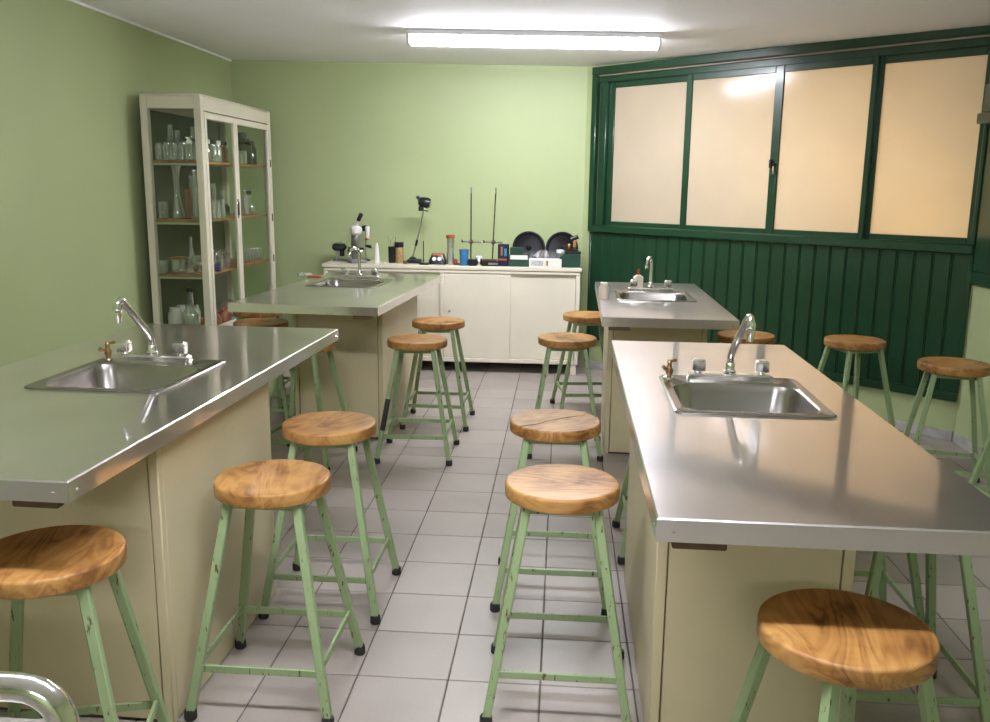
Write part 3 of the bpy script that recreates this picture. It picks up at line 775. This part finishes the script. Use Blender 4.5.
def ware(name, prof, m, x, y, zi, label, group, cap=None, liquid=None, n=20):
    z = (shelf_z+[BZ])[zi]+0.0005
    o = lathe_obj(name, prof, m, (x, y, z), n, label, name.replace('_', ' ').split()[-1], group)
    if cap: lid(o, cap[0], cap[1], cap[2], cap[3], 'stopper' if len(cap) > 4 else 'lid')
    if liquid: G().lathe([(0.0005, 0.004), (liquid[0], 0.004), (liquid[0], liquid[1])], 16).build('liquid', liquid[2], o)
    return o
ORD = ['first', 'second', 'third', 'fourth', 'fifth', 'sixth', 'seventh', 'eighth']
XN = GX0+0.10; XM = (GX0+GX1)/2; XF = GX1-0.11
# top shelf
grp = 'glassware on the top cabinet shelf'
for k in range(6):
    ware('glass_jar', jar(0.03, 0.115+0.008*(k % 2)), 'glassware', GX0+0.075+k*0.055, GY0+0.085+0.012*(k % 2), 0, ORD[k]+' clear glass jar from the wall in the front row of the top shelf', grp)
for k, (x, y, h) in enumerate(((XN-0.012, 6.20, 0.25), (XM-0.06, 6.17, 0.21), (XM+0.02, 6.25, 0.24))):
    ware('measuring_cylinder', cylinder(0.02, h), 'glassware', x, y, 0, ['tallest', 'shortest', 'middle-height'][k]+' clear measuring cylinder behind the jars on the top shelf', grp)
o = empty('lens_viewer', (XM+0.045, 6.125, shelf_z[0]), 0.4, 'small black viewer with round lens behind jars on the top shelf', 'viewer', grp)
G().lathe([(0.045, 0), (0.045, 0.01), (0.018, 0.02), (0.014, 0.10)], 18).build('stand', 'black_plastic', o)
G().box(-0.055, 0.055, -0.03, 0.03, 0.10, 0.15, 0.012).build('body', 'black_plastic', o)
G().lathe([(0.0, 0), (0.02, 0.002), (0.022, 0.008)], 16).mat(Matrix.Translation((0, -0.031, 0.125)) @ Matrix.Rotation(R(90), 4, 'X')).build('lens', 'chrome', o)
for k in range(5):
    y = 6.20+k*0.10
    m = ('glassware', 'glass_orange', 'glassware')[k % 3]
    ware('reagent_bottle', jar(0.036, 0.125), m, XF-0.01*(k % 2), y, 0, ('clear' if m == 'glassware' else 'orange')+' reagent bottle with '+('white' if k % 2 else 'black')+' cap, '+ORD[k]+' from the near end of the top shelf', grp, cap=(0.03, 0.125, 0.03, 'white_plastic' if k % 2 else 'black_plastic'))
for k in range(3):
    ware('reagent_bottle', jar(0.036, 0.14), 'glassware', XM-0.04, 6.3+k*0.12, 0, ORD[k]+' clear reagent bottle from the near end in the back row, top shelf', grp, cap=(0.03, 0.14, 0.03, 'chrome_worn'))
for k, (y, h) in enumerate(((6.93, 0.10), (6.835, 0.07))):
    ware('glass_beaker', beaker(0.04, h), 'glassware', XF+0.02, y, 0, ('larger' if k == 0 else 'smaller')+' clear beaker beside the dark bottle on the top shelf', grp)
ware('dark_bottle', jar(0.075, 0.20), 'dark_glass', XF-0.04, 7.12, 0, 'big dark brown glass bottle on the top shelf of the cabinet', grp, cap=(0.035, 0.20, 0.05, 'black_plastic', 1))
ware('dark_bottle', jar(0.05, 0.16), 'dark_glass', XF-0.02, 7.245, 0, 'smaller dark bottle at the far end of the top shelf', grp, cap=(0.03, 0.16, 0.03, 'black_plastic', 1))
# second shelf
grp = 'glassware on the second cabinet shelf'
ware('conical_flask', flask(0.05, 0.24, 0.022), 'glassware', XM-0.055, 6.10, 1, 'conical flask with tall inverted glass on the second shelf', grp)
ware('glass_chimney', shell([(0.02, 0), (0.021, 0.01), (0.028, 0.09), (0.045, 0.13)]), 'glassware', XM-0.055, 6.1001, 1, 'clear glass chimney standing on the conical flask, second shelf', grp).location.z = shelf_z[1]+0.2415
ware('glass_beaker', beaker(0.035, 0.12), 'glassware', GX0+0.085, 6.03, 1, 'narrow beaker at the near left of the second shelf', grp)
for k, (x, y, h, m) in enumerate(((XM+0.037, 6.09, 0.21, 'glass_orange'), (XM+0.115, 6.045, 0.34, 'glassware'), (XM+0.015, 6.20, 0.30, 'glassware'))):
    ware('measuring_cylinder', cylinder(0.024, h), m, x, y, 1, ['orange tinted', 'tallest clear', 'clear second-row'][k]+' measuring cylinder on the second shelf', grp)
for k in range(5):
    ware('measuring_cylinder', cylinder(0.021, 0.30-0.025*k), 'glassware', XF-0.012-0.03*(k % 2), 6.22+k*0.085, 1, ORD[k]+' clear cylinder from the near end behind the left door, second shelf', grp)
for k in range(3):
    ware('glass_beaker', beaker(0.033, 0.13), 'glassware', XF+0.062, 6.16+k*0.09, 1, ORD[k]+' low clear beaker from the near end behind the left door, second shelf', grp)
ware('glass_beaker', beaker(0.06, 0.16), 'glassware', XF-0.01, 6.97, 1, 'wide clear beaker behind the right door on the second shelf', grp)
ware('round_flask', round_flask(0.05, 0.17, 0.018), 'glassware', XF, 7.11, 1, 'round-bottomed flask with dark neck on the second shelf', grp, cap=(0.022, 0.16, 0.03, 'black_plastic'))
ware('glass_jar', jar(0.05, 0.09), 'dark_glass', XM-0.02, 6.86, 1, 'low dark jar on the second shelf behind the right door', grp)
for k in range(2):
    ware('measuring_cylinder', cylinder(0.02, 0.20), 'glassware', XF-0.05, 7.19+0.07*k, 1, ['slim clear cylinder beside the stoppered flask on the second shelf', 'slim clear cylinder at the very far end of the second shelf'][k], grp)
# third shelf
grp = 'glassware on the third cabinet shelf'
ware('glass_dish', shell([(0.0005, 0), (0.075, 0), (0.078, 0.02), (0.078, 0.10)]), 'glassware', GX0+0.165, 6.08, 2, 'wide glass dish with brown cover on the third shelf', grp, cap=(0.08, 0.10, 0.008, 'shelf_wood'))
ware('glass_beaker', beaker(0.03, 0.09), 'glassware', GX0+0.08, 6.0, 2, 'narrow beaker at the near left of the third shelf', grp)
for k in range(4):
    ware('wine_glass', goblet(0.03, 0.12), 'glassware', XM+0.06+0.03*(k % 2), 6.03+k*0.052, 2, ORD[k]+' small stemmed glass from the near pane on the third shelf', grp)
for k in range(6):
    ware('glass_beaker', beaker(0.032, 0.105+0.02*(k % 2)), 'glassware', XF+0.01-0.05*(k % 2), 6.255+k*0.068, 2, ORD[k]+' clear beaker from the near end behind the left door, third shelf', grp)
ware('blue_jar', beaker(0.03, 0.06), 'glass_blue', XF+0.062, 6.215, 2, 'small blue glass jar on the third shelf', grp, liquid=(0.024, 0.04, 'blue'))
for k, h in enumerate((0.24, 0.20)):
    ware('conical_flask', flask(0.045, h, 0.014), 'glassware', XM-0.06, 6.30+0.22*k, 2, ('taller' if k == 0 else 'shorter')+' narrow conical flask at the back of the third shelf', grp)
for k in range(8):
    ware('tumbler', beaker(0.026, 0.10), 'glassware', XF+0.01, 6.80+k*0.066, 2, ORD[k]+' glass tumbler from the near end behind the right door, third shelf', grp)
# bottom shelf
grp = 'jars on the bottom cabinet shelf'
for k in range(2):
    ware('white_jar', jar(0.052, 0.18), 'porcelain', GX0+0.115+0.0*k, 6.06+0.125*k, 3, ['pale jar at the near left of the bottom cabinet shelf', 'pale jar behind the near left one on the bottom cabinet shelf'][k], grp)
ware('glass_jar', jar(0.06, 0.20), 'glassware', XM+0.02, 6.08, 3, 'clear jar in the near middle of the bottom shelf', grp, liquid=(0.05, 0.13, 'porcelain'))
ware('round_flask', round_flask(0.07, 0.26, 0.024), 'glassware', XM-0.10, 6.33, 3, 'large round flask with stopper on the bottom shelf', grp, cap=(0.026, 0.26, 0.03, 'black_plastic'))
ware('glass_dish', shell([(0.0005, 0), (0.10, 0), (0.11, 0.02), (0.11, 0.07), (0.08, 0.13), (0.02, 0.16)]), 'glassware', XM+0.02, 6.74, 3, 'domed glass bell on the bottom shelf behind the left door', grp)
for k in range(5):
    o = empty('clay_figure', (XF-0.02+0.02*(k % 2), 6.17+k*0.095, BZ+0.0005), k*1.1, ORD[k]+' rounded '+('orange' if k % 2 == 0 else 'red-brown')+' clay piece from the near end, bottom shelf', 'clay piece', grp)
    G().lathe([(0.02, 0), (0.035, 0.015), (0.042, 0.05), (0.03, 0.085), (0.014, 0.10), (0.018, 0.125), (0.006, 0.14)], 14).build('body', 'orange' if k % 2 == 0 else 'red_brown', o)
    G().tube(arc((0, 0, 0.055), 0.05, -70, 70, 7, (1, 0, 0), (0, 0, 1)), 0.007, 8).build('ear', 'red_brown', o)
o = tag(G().box(XM-0.05, GX1-0.06, 6.90, 7.20, BZ+0.0005, BZ+0.03, 0.008).build('paper_stack', 'paper'), 'pale stack of papers on the bottom shelf', 'paper', grp)

# ---------------------------------------------------------------- low cream cabinet at the back
CX0, CX1, CY0, CY1, CZ = -2.04, 0.170, 7.40, 7.83, 0.915
lc = empty('low_cabinet', (0, 0, 0), 0, 'long low cream cabinet with sliding doors against the back wall', 'cabinet')
G().box(CX0, CX1, CY0, CY1, CZ-0.035, CZ, 0.006).build('top', 'cabinet_cream', lc)
G().box(CX0+0.012, CX1-0.012, CY0+0.008, CY1-0.01, CZ-0.062, CZ-0.0355, 0.004).build('top_rail', 'cabinet_cream', lc)
for x in (CX0+0.012, CX1-0.047):
    G().box(x, x+0.035, CY0+0.008, CY1-0.01, 0.09, CZ-0.0625, 0.004).build('end_panel', 'cabinet_cream', lc)
G().box(CX0+0.047, CX1-0.047, CY0+0.008, CY1-0.01, 0.09, 0.125, 0.004).build('bottom_rail', 'cabinet_cream', lc)
G().box(CX0+0.047, CX1-0.047, CY1-0.03, CY1-0.012, 0.125, CZ-0.0625).build('back_panel', 'cabinet_cream', lc)
px_ = -1.005
G().box(px_-0.02, px_+0.012, CY0+0.009, CY0+0.04, 0.1255, CZ-0.0625, 0.004).build('mullion', 'cabinet_cream', lc)
d = G().box(CX0+0.05, px_-0.022, CY0+0.030, CY0+0.048, 0.127, CZ-0.064, 0.002).build('sliding_door', 'cabinet_cream', lc)
d = G().box(px_+0.014, -0.425, CY0+0.014, CY0+0.030, 0.127, CZ-0.064, 0.002).build('sliding_door', 'cabinet_cream', lc)
G().lathe([(0.0, -0.004), (0.009, -0.004), (0.011, 0)], 14).mat(Matrix.Translation((px_+0.06, CY0+0.014, 0.53)) @ Matrix.Rotation(R(-90), 4, 'X')).build('lock', 'chrome_worn', d)
G().box(-0.445, CX1-0.05, CY0+0.032, CY0+0.048, 0.127, CZ-0.064, 0.002).build('sliding_door', 'cabinet_cream', lc)
for x in (CX0+0.03, -1.08, -0.14, CX1-0.075):
    for y in (CY0+0.02, CY1-0.08):
        G().box(x, x+0.05, y, y+0.05, 0.0, 0.0895, 0.003).build('foot', 'cabinet_cream', lc)

# ---------------------------------------------------------------- things on the low cabinet
def spot(px, Y): p = at_y(px, 262, Y); return (p.x, Y, CZ+0.0005)
def hz(px, py, Y): return at_y(px, py, Y).z-CZ
MP = 0.00865     # metres per pixel at the counter
# black balance-like device
x, y, z = spot(340, 7.70)
o = empty('spring_clamp', (x, y, z), 0.2, 'black clamp apparatus on a grey plate at the left end of the cabinet', 'apparatus')
G().box(-0.06, 0.13, -0.07, 0.07, 0, 0.012, 0.004).build('base_plate', 'grey_plastic', o)
G().box(-0.035, -0.01, -0.02, 0.02, 0.012, 0.11, 0.004).build('post', 'grey_metal', o)
G().box(-0.065, 0.06, -0.05, 0.05, 0.09, 0.15, 0.018).build('head', 'black_plastic', o)
G().lathe([(0.016, 0), (0.022, 0.01), (0.022, 0.05), (0.016, 0.06)], 14, (0.02, 0, 0.04)).build('barrel', 'black_plastic', o)
G().tube([(-0.055, 0, 0.14), (-0.075, 0, 0.155), (0.02, 0, 0.16)], 0.006, 8).build('lever', 'grey_metal', o)
# microscope
x, y, z = spot(356, 7.54)
o = empty('microscope', (x, y, z), 0.5, 'white and grey microscope with black eyepiece behind the far left faucet', 'microscope')
G().box(-0.07, 0.07, -0.09, 0.08, 0, 0.03, 0.008).build('base', 'grey_plastic', o)
G().box(-0.025, 0.025, 0.02, 0.06, 0.03, 0.26, 0.008).build('arm', 'grey_metal', o)
G().box(-0.055, 0.055, -0.07, 0.05, 0.115, 0.13, 0.003).build('stage', 'black_plastic', o)
G().lathe([(0.018, 0.14), (0.03, 0.17), (0.034, 0.21), (0.03, 0.235)], 16, (0, -0.03, 0)).build('nosepiece', 'grey_metal', o)
G().box(-0.045, 0.045, -0.075, 0.05, 0.235, 0.315, 0.022).build('head', 'white_plastic', o)
G().tube([(0, -0.02, 0.31), (0.012, -0.06, 0.365)], 0.016, 14).build('eyepiece_tube', 'white_plastic', o)
G().tube([(0.012, -0.06, 0.365), (0.024, -0.10, 0.415)], 0.0185, 14).build('eyepiece', 'black_plastic', o)
for s_ in (-1, 1): G().tube([(s_*0.025, 0.04, 0.09), (s_*0.06, 0.04, 0.09)], 0.022, 16).build('focus_knob', 'chrome_worn', o)
G().tube([(-0.03, -0.03, 0.19), (0.03, -0.03, 0.19)], 0.012, 12).build('objective', 'chrome', o)
# pipette controller hanging at its right
x, y, z = spot(366, 7.74)
o = empty('clamp_stand', (x, y, z), 0, 'small stand with white bulb and black grip right of the microscope', 'stand')
G().lathe([(0.04, 0), (0.04, 0.012), (0.008, 0.02)], 16).build('base', 'black_plastic', o)
G().tube([(0, 0, 0.018), (0, 0, 0.30)], 0.005, 8).build('rod', 'grey_metal', o)
G().box(-0.03, 0.02, -0.02, 0.016, 0.26, 0.31, 0.006).build('grip', 'black_plastic', o)
G().lathe([(0.010, 0.20), (0.018, 0.21), (0.020, 0.29), (0.014, 0.305)], 14, (0.022, -0.02, 0)).build('bulb', 'white_plastic', o)
G().lathe([(0.012, 0.185), (0.016, 0.19), (0.012, 0.20)], 12, (0.022, -0.02, 0)).build('collar', 'red_brown', o)
G().tube([(0.0, 0, 0.13), (0.02, -0.01, 0.13), (0.055, -0.012, 0.125)], 0.013, 12, rr=[0.008, 0.014, 0.013]).build('thumb_screw', 'black_plastic', o)
# white tapered pillar
x, y, z = spot(377, 7.55)
o = empty('tapered_bottle', (x, y, z), 0, 'white tapered plastic bottle beside the microscope', 'bottle')
G().lathe([(0.026, 0), (0.027, 0.01), (0.016, 0.13), (0.012, 0.15)], 18).build('body', 'white_plastic', o)
G().lathe([(0.012, 0.15), (0.0125, 0.152), (0.009, 0.168), (0.004, 0.172)], 14).build('tip', 'white_plastic', o)
# black cup with glass rods
x, y, z = spot(392, 7.58)
o = empty('pencil_cup', (x, y, z), 0, 'black cup holding glass rods and tweezers', 'cup')
G().lathe(shell([(0.0005, 0), (0.028, 0), (0.030, 0.01), (0.033, 0.14)]), 18).build('cup', 'black_plastic', o)
for k, (a, b, h, m) in enumerate(((-0.03, 0.0, 0.235, 'glassware'), (-0.012, 0.01, 0.20, 'grey_metal'), (0.018, -0.01, 0.235, 'glassware'), (0.03, 0.01, 0.22, 'chrome_worn'))):
    G().tube([(a*0.3, b, 0.02), (a, b, h)], 0.0045, 8).build('rod', m, o)
# brown jar with black lid
x, y, z = spot(399.5, 7.58)
o = empty('brown_jar', (x, y, z), 0, 'brown mottled jar with a black screw lid', 'jar')
G().lathe([(0.034, 0), (0.036, 0.008), (0.036, 0.125), (0.030, 0.135)], 20).build('body', 'brown_jar', o)
lid(o, 0.038, 0.135, 0.045, 'black_plastic')
G().lathe([(0.0365, 0.03), (0.0365, 0.10)], 20, cap0=False, cap1=False).build('label', 'brown_jar', o)
# small clutter
for k, (px, m, h, nm, lab) in enumerate(((405, 'brass', 0.03, 'small_weight', 'small brass weight right of the brown jar'), (385, 'paper', 0.012, 'petri_dish', 'flat pale dish left of the black cup'), (455.5, 'red_brown', 0.05, 'small_vial', 'small red-brown vial right of the orange-capped tube'), (459, 'brass', 0.018, 'bottle_cap', 'tiny brass cap left of the blue cup'))):
    x, y, z = spot(px, 7.5)
    tag(G().lathe([(0.016, 0), (0.018, 0.003), (0.018, h*0.7), (0.010, h)], 14).build(nm, m, None, (x, y, z)), lab, nm.split('_')[1])
# lamp with bent rod
x, y, z = spot(415, 7.60)
o = empty('bench_lamp', (x, y, z), 0, 'black bench lamp on a tall leaning rod', 'lamp')
G().box(-0.065, 0.06, -0.06, 0.06, 0, 0.035, 0.012).build('base', 'black_plastic', o)
G().lathe([(0.03, 0.035), (0.026, 0.05), (0.012, 0.055)], 14, (-0.02, 0, 0)).build('base_joint', 'black_plastic', o)
hx, hz_ = 0.085, 0.50
G().tube([(-0.02, 0, 0.05), (0.012, 0, 0.17), (0.055, 0, 0.34), (0.078, 0, 0.46)], 0.0055, 8).build('rod', 'grey_metal', o)
G().tube([(0.008, 0, 0.15), (0.020, 0, 0.20)], 0.010, 8).build('rod_clip', 'black_plastic', o)
hd_ = G().lathe([(0.014, -0.055), (0.034, -0.045), (0.044, -0.01), (0.046, 0.025), (0.036, 0.05), (0.030, 0.05)], 18).mat(Matrix.Translation((0.085, 0, 0.52)) @ Matrix.Rotation(R(100), 4, 'Y')).build('lamp_head', 'black_plastic', o)
G().tube([(0.045, 0, 0.54), (0.02, 0, 0.57)], 0.014, 10).build('switch', 'black_plastic', hd_)
G().box(0.035, 0.075, -0.025, 0.025, 0.445, 0.49, 0.008).build('bracket', 'black_plastic', hd_)
G().tube([(0.078, 0, 0.455), (0.115, 0, 0.445)], 0.006, 8).build('wing_nut', 'black_plastic', hd_)
# small stand with rod and black foot
x, y, z = spot(423.5, 7.47)
o = empty('rod_stand', (x, y, z), 0, 'short thin rod on a flat black foot right of the lamp', 'stand')
G().box(-0.03, 0.05, -0.05, 0.05, 0, 0.018, 0.006).build('base', 'black_plastic', o)
G().tube([(0, 0, 0.018), (0, 0, 0.20)], 0.0045, 8).build('rod', 'iron_rod', o)
# meter
x, y, z = spot(438, 7.54)
o = empty('meter', (x, y, z), 0, 'black meter with red-brown top and two white dials', 'meter')
G().loft([rrect(-0.075, 0.075, -0.06, 0.06, 0.02, 0, 4), rrect(-0.075, 0.075, -0.06, 0.06, 0.02, 0.03, 4), rrect(-0.055, 0.055, -0.035, 0.05, 0.015, 0.075, 4)]).build('body', 'black_plastic', o)
G().loft([rrect(-0.055, 0.055, -0.035, 0.05, 0.015, 0.0755, 4), rrect(-0.05, 0.05, -0.03, 0.045, 0.012, 0.09, 4)]).build('top_cover', 'red_brown', o)
for s_ in (-0.026, 0.020):
    G().lathe([(0.0, 0), (0.017, 0.0), (0.018, 0.004)], 14).mat(Matrix.Translation((s_, -0.053, 0.047)) @ Matrix.Rotation(R(62), 4, 'X')).build('dial', 'white_plastic', o)
# glass tube with orange caps
x, y, z = spot(450.5, 7.52)
o = empty('specimen_tube', (x, y, z), 0, 'tall glass tube of white grains with an orange cap', 'tube')
G().lathe(shell([(0.0005, 0), (0.030, 0), (0.032, 0.006), (0.032, 0.22)]), 18).build('glass_wall', 'glassware', o)
G().lathe([(0.0005, 0.005), (0.027, 0.005), (0.026, 0.13), (0.018, 0.145)], 14).build('grains', 'paper', o)
lid(o, 0.037, 0.22, 0.032, 'orange', 'cap')
# blue cup
x, y, z = spot(464, 7.46)
o = empty('blue_cup', (x, y, z), 0, 'small bright blue plastic cup', 'cup')
G().lathe(shell([(0.0005, 0), (0.034, 0), (0.036, 0.006), (0.040, 0.13)]), 22).build('wall', 'blue', o)
G().lathe([(0.0405, 0.122), (0.043, 0.126), (0.043, 0.134), (0.0395, 0.134)], 22, cap0=False, cap1=False).build('lip', 'blue', o)
# retort stands
for px, lean, lab in ((471, 0.0, 'left of the two tall retort stands with clamp'), (492.5, 0.025, 'right of the two tall retort stands with clamp')):
    x, y, z = spot(px, 7.62)
    o = empty('retort_stand', (x, y, z), 0.2, lab, 'stand', 'retort stands')
    G().box(-0.06, 0.06, -0.10, 0.06, 0, 0.02, 0.005).build('base', 'black_matt', o)
    G().tube([(0, 0.02, 0.02), (lean, 0.02, 0.64)], 0.0055, 8).build('rod', 'iron_rod', o)
    G().tube([(lean, 0.02, 0.60), (lean, 0.02, 0.65)], 0.007, 8).build('rod_tip', 'grey_metal', o)
    c = G().box(-0.018+lean*.3, 0.018+lean*.3, -0.005, 0.04, 0.175, 0.205, 0.005).build('boss_head', 'iron_rod', o)
    G().tube([(-0.085, 0.0, 0.193), (0.085, 0.0, 0.186)], 0.006, 8).build('clamp_arm', 'iron_rod', c)
    G().tube([(-0.085, 0.0, 0.193), (-0.07, 0.0, 0.197)], 0.013, 8).build('clamp_jaw', 'black_plastic', c)
# black box with white-capped jar
x, y, z = spot(472.5, 7.46)
o = tag(G().box(-0.035, 0.035, -0.04, 0.04, 0, 0.055, 0.006).build('black_box', 'black_plastic', None, (x, y, z)), 'small black box before the left retort stand', 'box')
x, y, z = spot(479, 7.47)
o = empty('white_cap_jar', (x, y, z), 0, 'small glass jar with a white lid before the retort stands', 'jar')
G().lathe([(0.026, 0), (0.030, 0.006), (0.030, 0.05), (0.024, 0.06)], 18).build('body', 'chrome_worn', o)
lid(o, 0.028, 0.06, 0.022, 'white_plastic')
x, y, z = spot(491, 7.46)
o = empty('instrument_case', (x, y, z), 0, 'low black instrument with brown lid before the right retort stand', 'instrument')
G().box(-0.075, 0.075, -0.04, 0.04, 0, 0.04, 0.006).build('body', 'black_plastic', o)
G().box(-0.07, 0.05, -0.035, 0.035, 0.0405, 0.055, 0.004).build('lid', 'dark_wood', o)
G().box(-0.02, 0.06, -0.044, -0.040, 0.012, 0.03, 0.001).build('plate', 'grey_metal', o)
# printed dark box
x, y, z = spot(503.3, 7.465)
o = empty('carton', (x, y, z), -0.12, 'upright dark blue printed carton with orange stripes', 'carton')
G().box(-0.043, 0.043, -0.03, 0.03, 0, 0.185, 0.002).build('carton_body', 'navy', o)
G().box(-0.036, 0.036, -0.0315, -0.0302, 0.05, 0.066, 0).build('printed_band', 'orange', o)
G().box(-0.018, 0.0, -0.0315, -0.0302, 0.09, 0.165, 0).build('printed_band', 'amber', o)
G().box(0.012, 0.036, -0.0315, -0.0302, 0.085, 0.15, 0).build('printed_panel', 'blue', o)
# green boxes
x, y, z = spot(519.5, 7.48)
o = empty('green_box', (x, y, z), 0.0, 'dark green box with a white paper label, left of the flat cartons', 'box', 'dark green boxes')
G().box(-0.085, 0.085, -0.045, 0.045, 0, 0.10, 0.003).build('box_body', 'box_green', o)
G().box(-0.08, 0.03, -0.03, 0.045, 0.1005, 0.16, 0.003).build('box_lid', 'box_green', o)
G().box(-0.075, 0.07, -0.0475, -0.0455, 0.06, 0.096, 0).build('paper_label', 'paper', o)
x, y, z = spot(570, 7.48)
o = empty('green_box', (x, y, z), 0.05, 'dark green box with black lid at the right end of the low cabinet', 'box', 'dark green boxes')
G().loft([[(-0.09, py, 0), (0.085, py, 0), (0.085, py, 0.115), (-0.05, py, 0.115), (-0.09, py, 0.085)] for py in (-0.05, 0.05)]).build('box_body', 'box_green', o)
G().box(-0.05, 0.088, -0.053, 0.053, 0.1155, 0.135, 0.003).build('box_lid', 'black_plastic', o)
# flat white cartons
for k, (px, wd_, m, lab) in enumerate(((537.3, 0.135, 'paper', 'flat white carton with grey label before the black discs'), (553.5, 0.135, 'paper', 'flat cream carton right of the white one'))):
    x, y, z = spot(px, 7.45)
    o = empty('flat_carton', (x, y, z), 0.0, lab, 'carton', 'flat cartons before the discs')
    G().box(-wd_/2, wd_/2, -0.035, 0.035, 0, 0.07, 0.002).build('carton_body', m, o)
    G().box(-0.05 if k == 0 else -0.06, 0.05 if k == 0 else -0.045, -0.0365, -0.0352, 0.012, 0.055, 0).build('printed_label', 'label_grey' if k == 0 else 'amber', o)
# black discs
for px, tilt, yaw, lab in ((528.5, 14, 0.12, 'black round disc with hub leaning on the wall, the left one'), (561.5, 14, -0.22, 'black round disc with hub leaning on the wall, the right one')):
    x, y, z = spot(px, 7.68)
    o = empty('black_disc', (x, y, z), yaw, lab, 'disc', 'black discs on the low cabinet')
    rr_ = 0.143
    MM = Matrix.Translation((0, 0, rr_*math.cos(R(tilt))+0.004)) @ Matrix.Rotation(R(90-tilt), 4, 'X')
    G().lathe([(0.02, 0.0), (0.115, 0.002), (0.122, 0.006), (0.128, 0.016), (0.142, 0.018), (rr_, 0.012), (rr_, -0.004), (0.13, -0.01), (0.02, -0.012)], 48).mat(MM).build('plate', 'black_disc', o)
    G().lathe([(0.022, -0.012), (0.022, 0.008), (0.014, 0.014), (0.006, 0.026), (0.001, 0.026)], 18).mat(MM).build('hub', 'black_plastic', o)
# crumpled grey bag between discs
x, y, z = spot(543, 7.55)
g = G()
g.lathe([(0.05, 0), (0.075, 0.02), (0.07, 0.07), (0.045, 0.105), (0.015, 0.115)], 22)
g.v = [(vx*(1+0.28*math.sin(7*math.atan2(vy, vx)+40*vz)), vy*0.6*(1+0.2*math.cos(5*math.atan2(vy, vx))), vz*(1+0.2*math.sin(4*math.atan2(vy, vx)))) for vx, vy, vz in g.v]
tag(g.build('plastic_bag', 'grey_metal', None, (x, y, z)), 'crumpled grey bag between the two black discs', 'bag')
# brass and black instrument on the right green box
x, y, z = spot(574, 7.50)
o = empty('brass_instrument', (x, y, z+0.136), 0, 'small black and brass instrument on the right green box', 'instrument')
G().box(-0.03, 0.03, -0.03, 0.03, 0, 0.012, 0.003).build('base', 'black_plastic', o)
G().tube([(0, 0, 0.012), (0, 0, 0.09)], 0.008, 8).build('post', 'brass', o)
G().tube([(-0.03, 0, 0.095), (0.03, 0, 0.12)], 0.019, 12).build('barrel', 'black_plastic', o)
G().lathe([(0.014, 0), (0.02, 0.01), (0.02, 0.05), (0.012, 0.06)], 12, (-0.045, -0.01, 0)).build('cup', 'brass', o)
G().box(-0.012, 0.014, -0.034, -0.02, 0.03, 0.09, 0.003).build('scale', 'amber', o)
x, y, z = spot(560.0, 7.58)
o = empty('white_pot', (x, y, z), 0, 'small white pot squeezed beside the right green box', 'pot')
G().lathe([(0.028, 0), (0.034, 0.01), (0.034, 0.105), (0.026, 0.11)], 16).build('body', 'grey_plastic', o)
lid(o, 0.035, 0.11, 0.028, 'white_plastic')

# ---------------------------------------------------------------- things on the far benches
p = at_z(638, 291, TZ)
o = empty('soap_bottle', (p.x, p.y, TZ+0.0075), 0.2, 'cream bottle with red-brown cap behind the far right sink', 'bottle')
o.location = (at_y(638, 285, 5.74).x, 5.74, TZ+0.0005); o.scale = (0.9, 0.9, 0.9)
G().loft([rrect(-0.032, 0.032, -0.02, 0.02, 0.012, 0, 4), rrect(-0.034, 0.034, -0.022, 0.022, 0.012, 0.01, 4), rrect(-0.034, 0.034, -0.022, 0.022, 0.012, 0.095, 4), rrect(-0.014, 0.014, -0.012, 0.012, 0.008, 0.11, 4)]).build('body', 'cream_bottle', o)
G().lathe([(0.010, 0.11), (0.010, 0.135), (0.007, 0.15)], 12).build('cap', 'red_brown', o)
p = at_z(603.5, 299, TZ)
o = empty('plastic_bottle', (p.x, p.y, TZ+0.0005), 0, 'pale pinkish plastic bottle near the aisle edge of the far right bench', 'bottle')
G().lathe([(0.027, 0), (0.029, 0.006), (0.029, 0.07), (0.022, 0.08)], 18).build('body', 'pinkish', o)
lid(o, 0.022, 0.08, 0.018, 'white_plastic')
p = at_z(630, 291.5, TZ)
tag(G().box(-0.022, 0.022, -0.014, 0.014, 0, 0.022, 0.006).build('scrub_sponge', 'amber', None, (p.x, p.y, TZ+0.0066), 0.3), 'small orange sponge at the left of the far right sink', 'sponge')
p = at_z(315, 277.5, TZ)
tag(G().box(-0.05, 0.05, -0.012, 0.012, 0, 0.014, 0.004).build('orange_stick', 'orange', None, (p.x, p.y, TZ+0.0005), 0.1), 'orange stick lying on the far left worktop', 'stick')
p = at_z(304, 277, TZ)
g = G()
g.lathe([(0.02, 0), (0.05, 0.008), (0.045, 0.025), (0.02, 0.035)], 16)
g.v = [(vx*(1+0.3*math.sin(3*math.atan2(vy, vx))), vy*(1+0.3*math.cos(5*math.atan2(vy, vx))), vz) for vx, vy, vz in g.v]
tag(g.build('plastic_scrap', 'glassware', None, (p.x, p.y, TZ+0.0005)), 'crumpled clear plastic scrap on the far left worktop', 'plastic scrap')
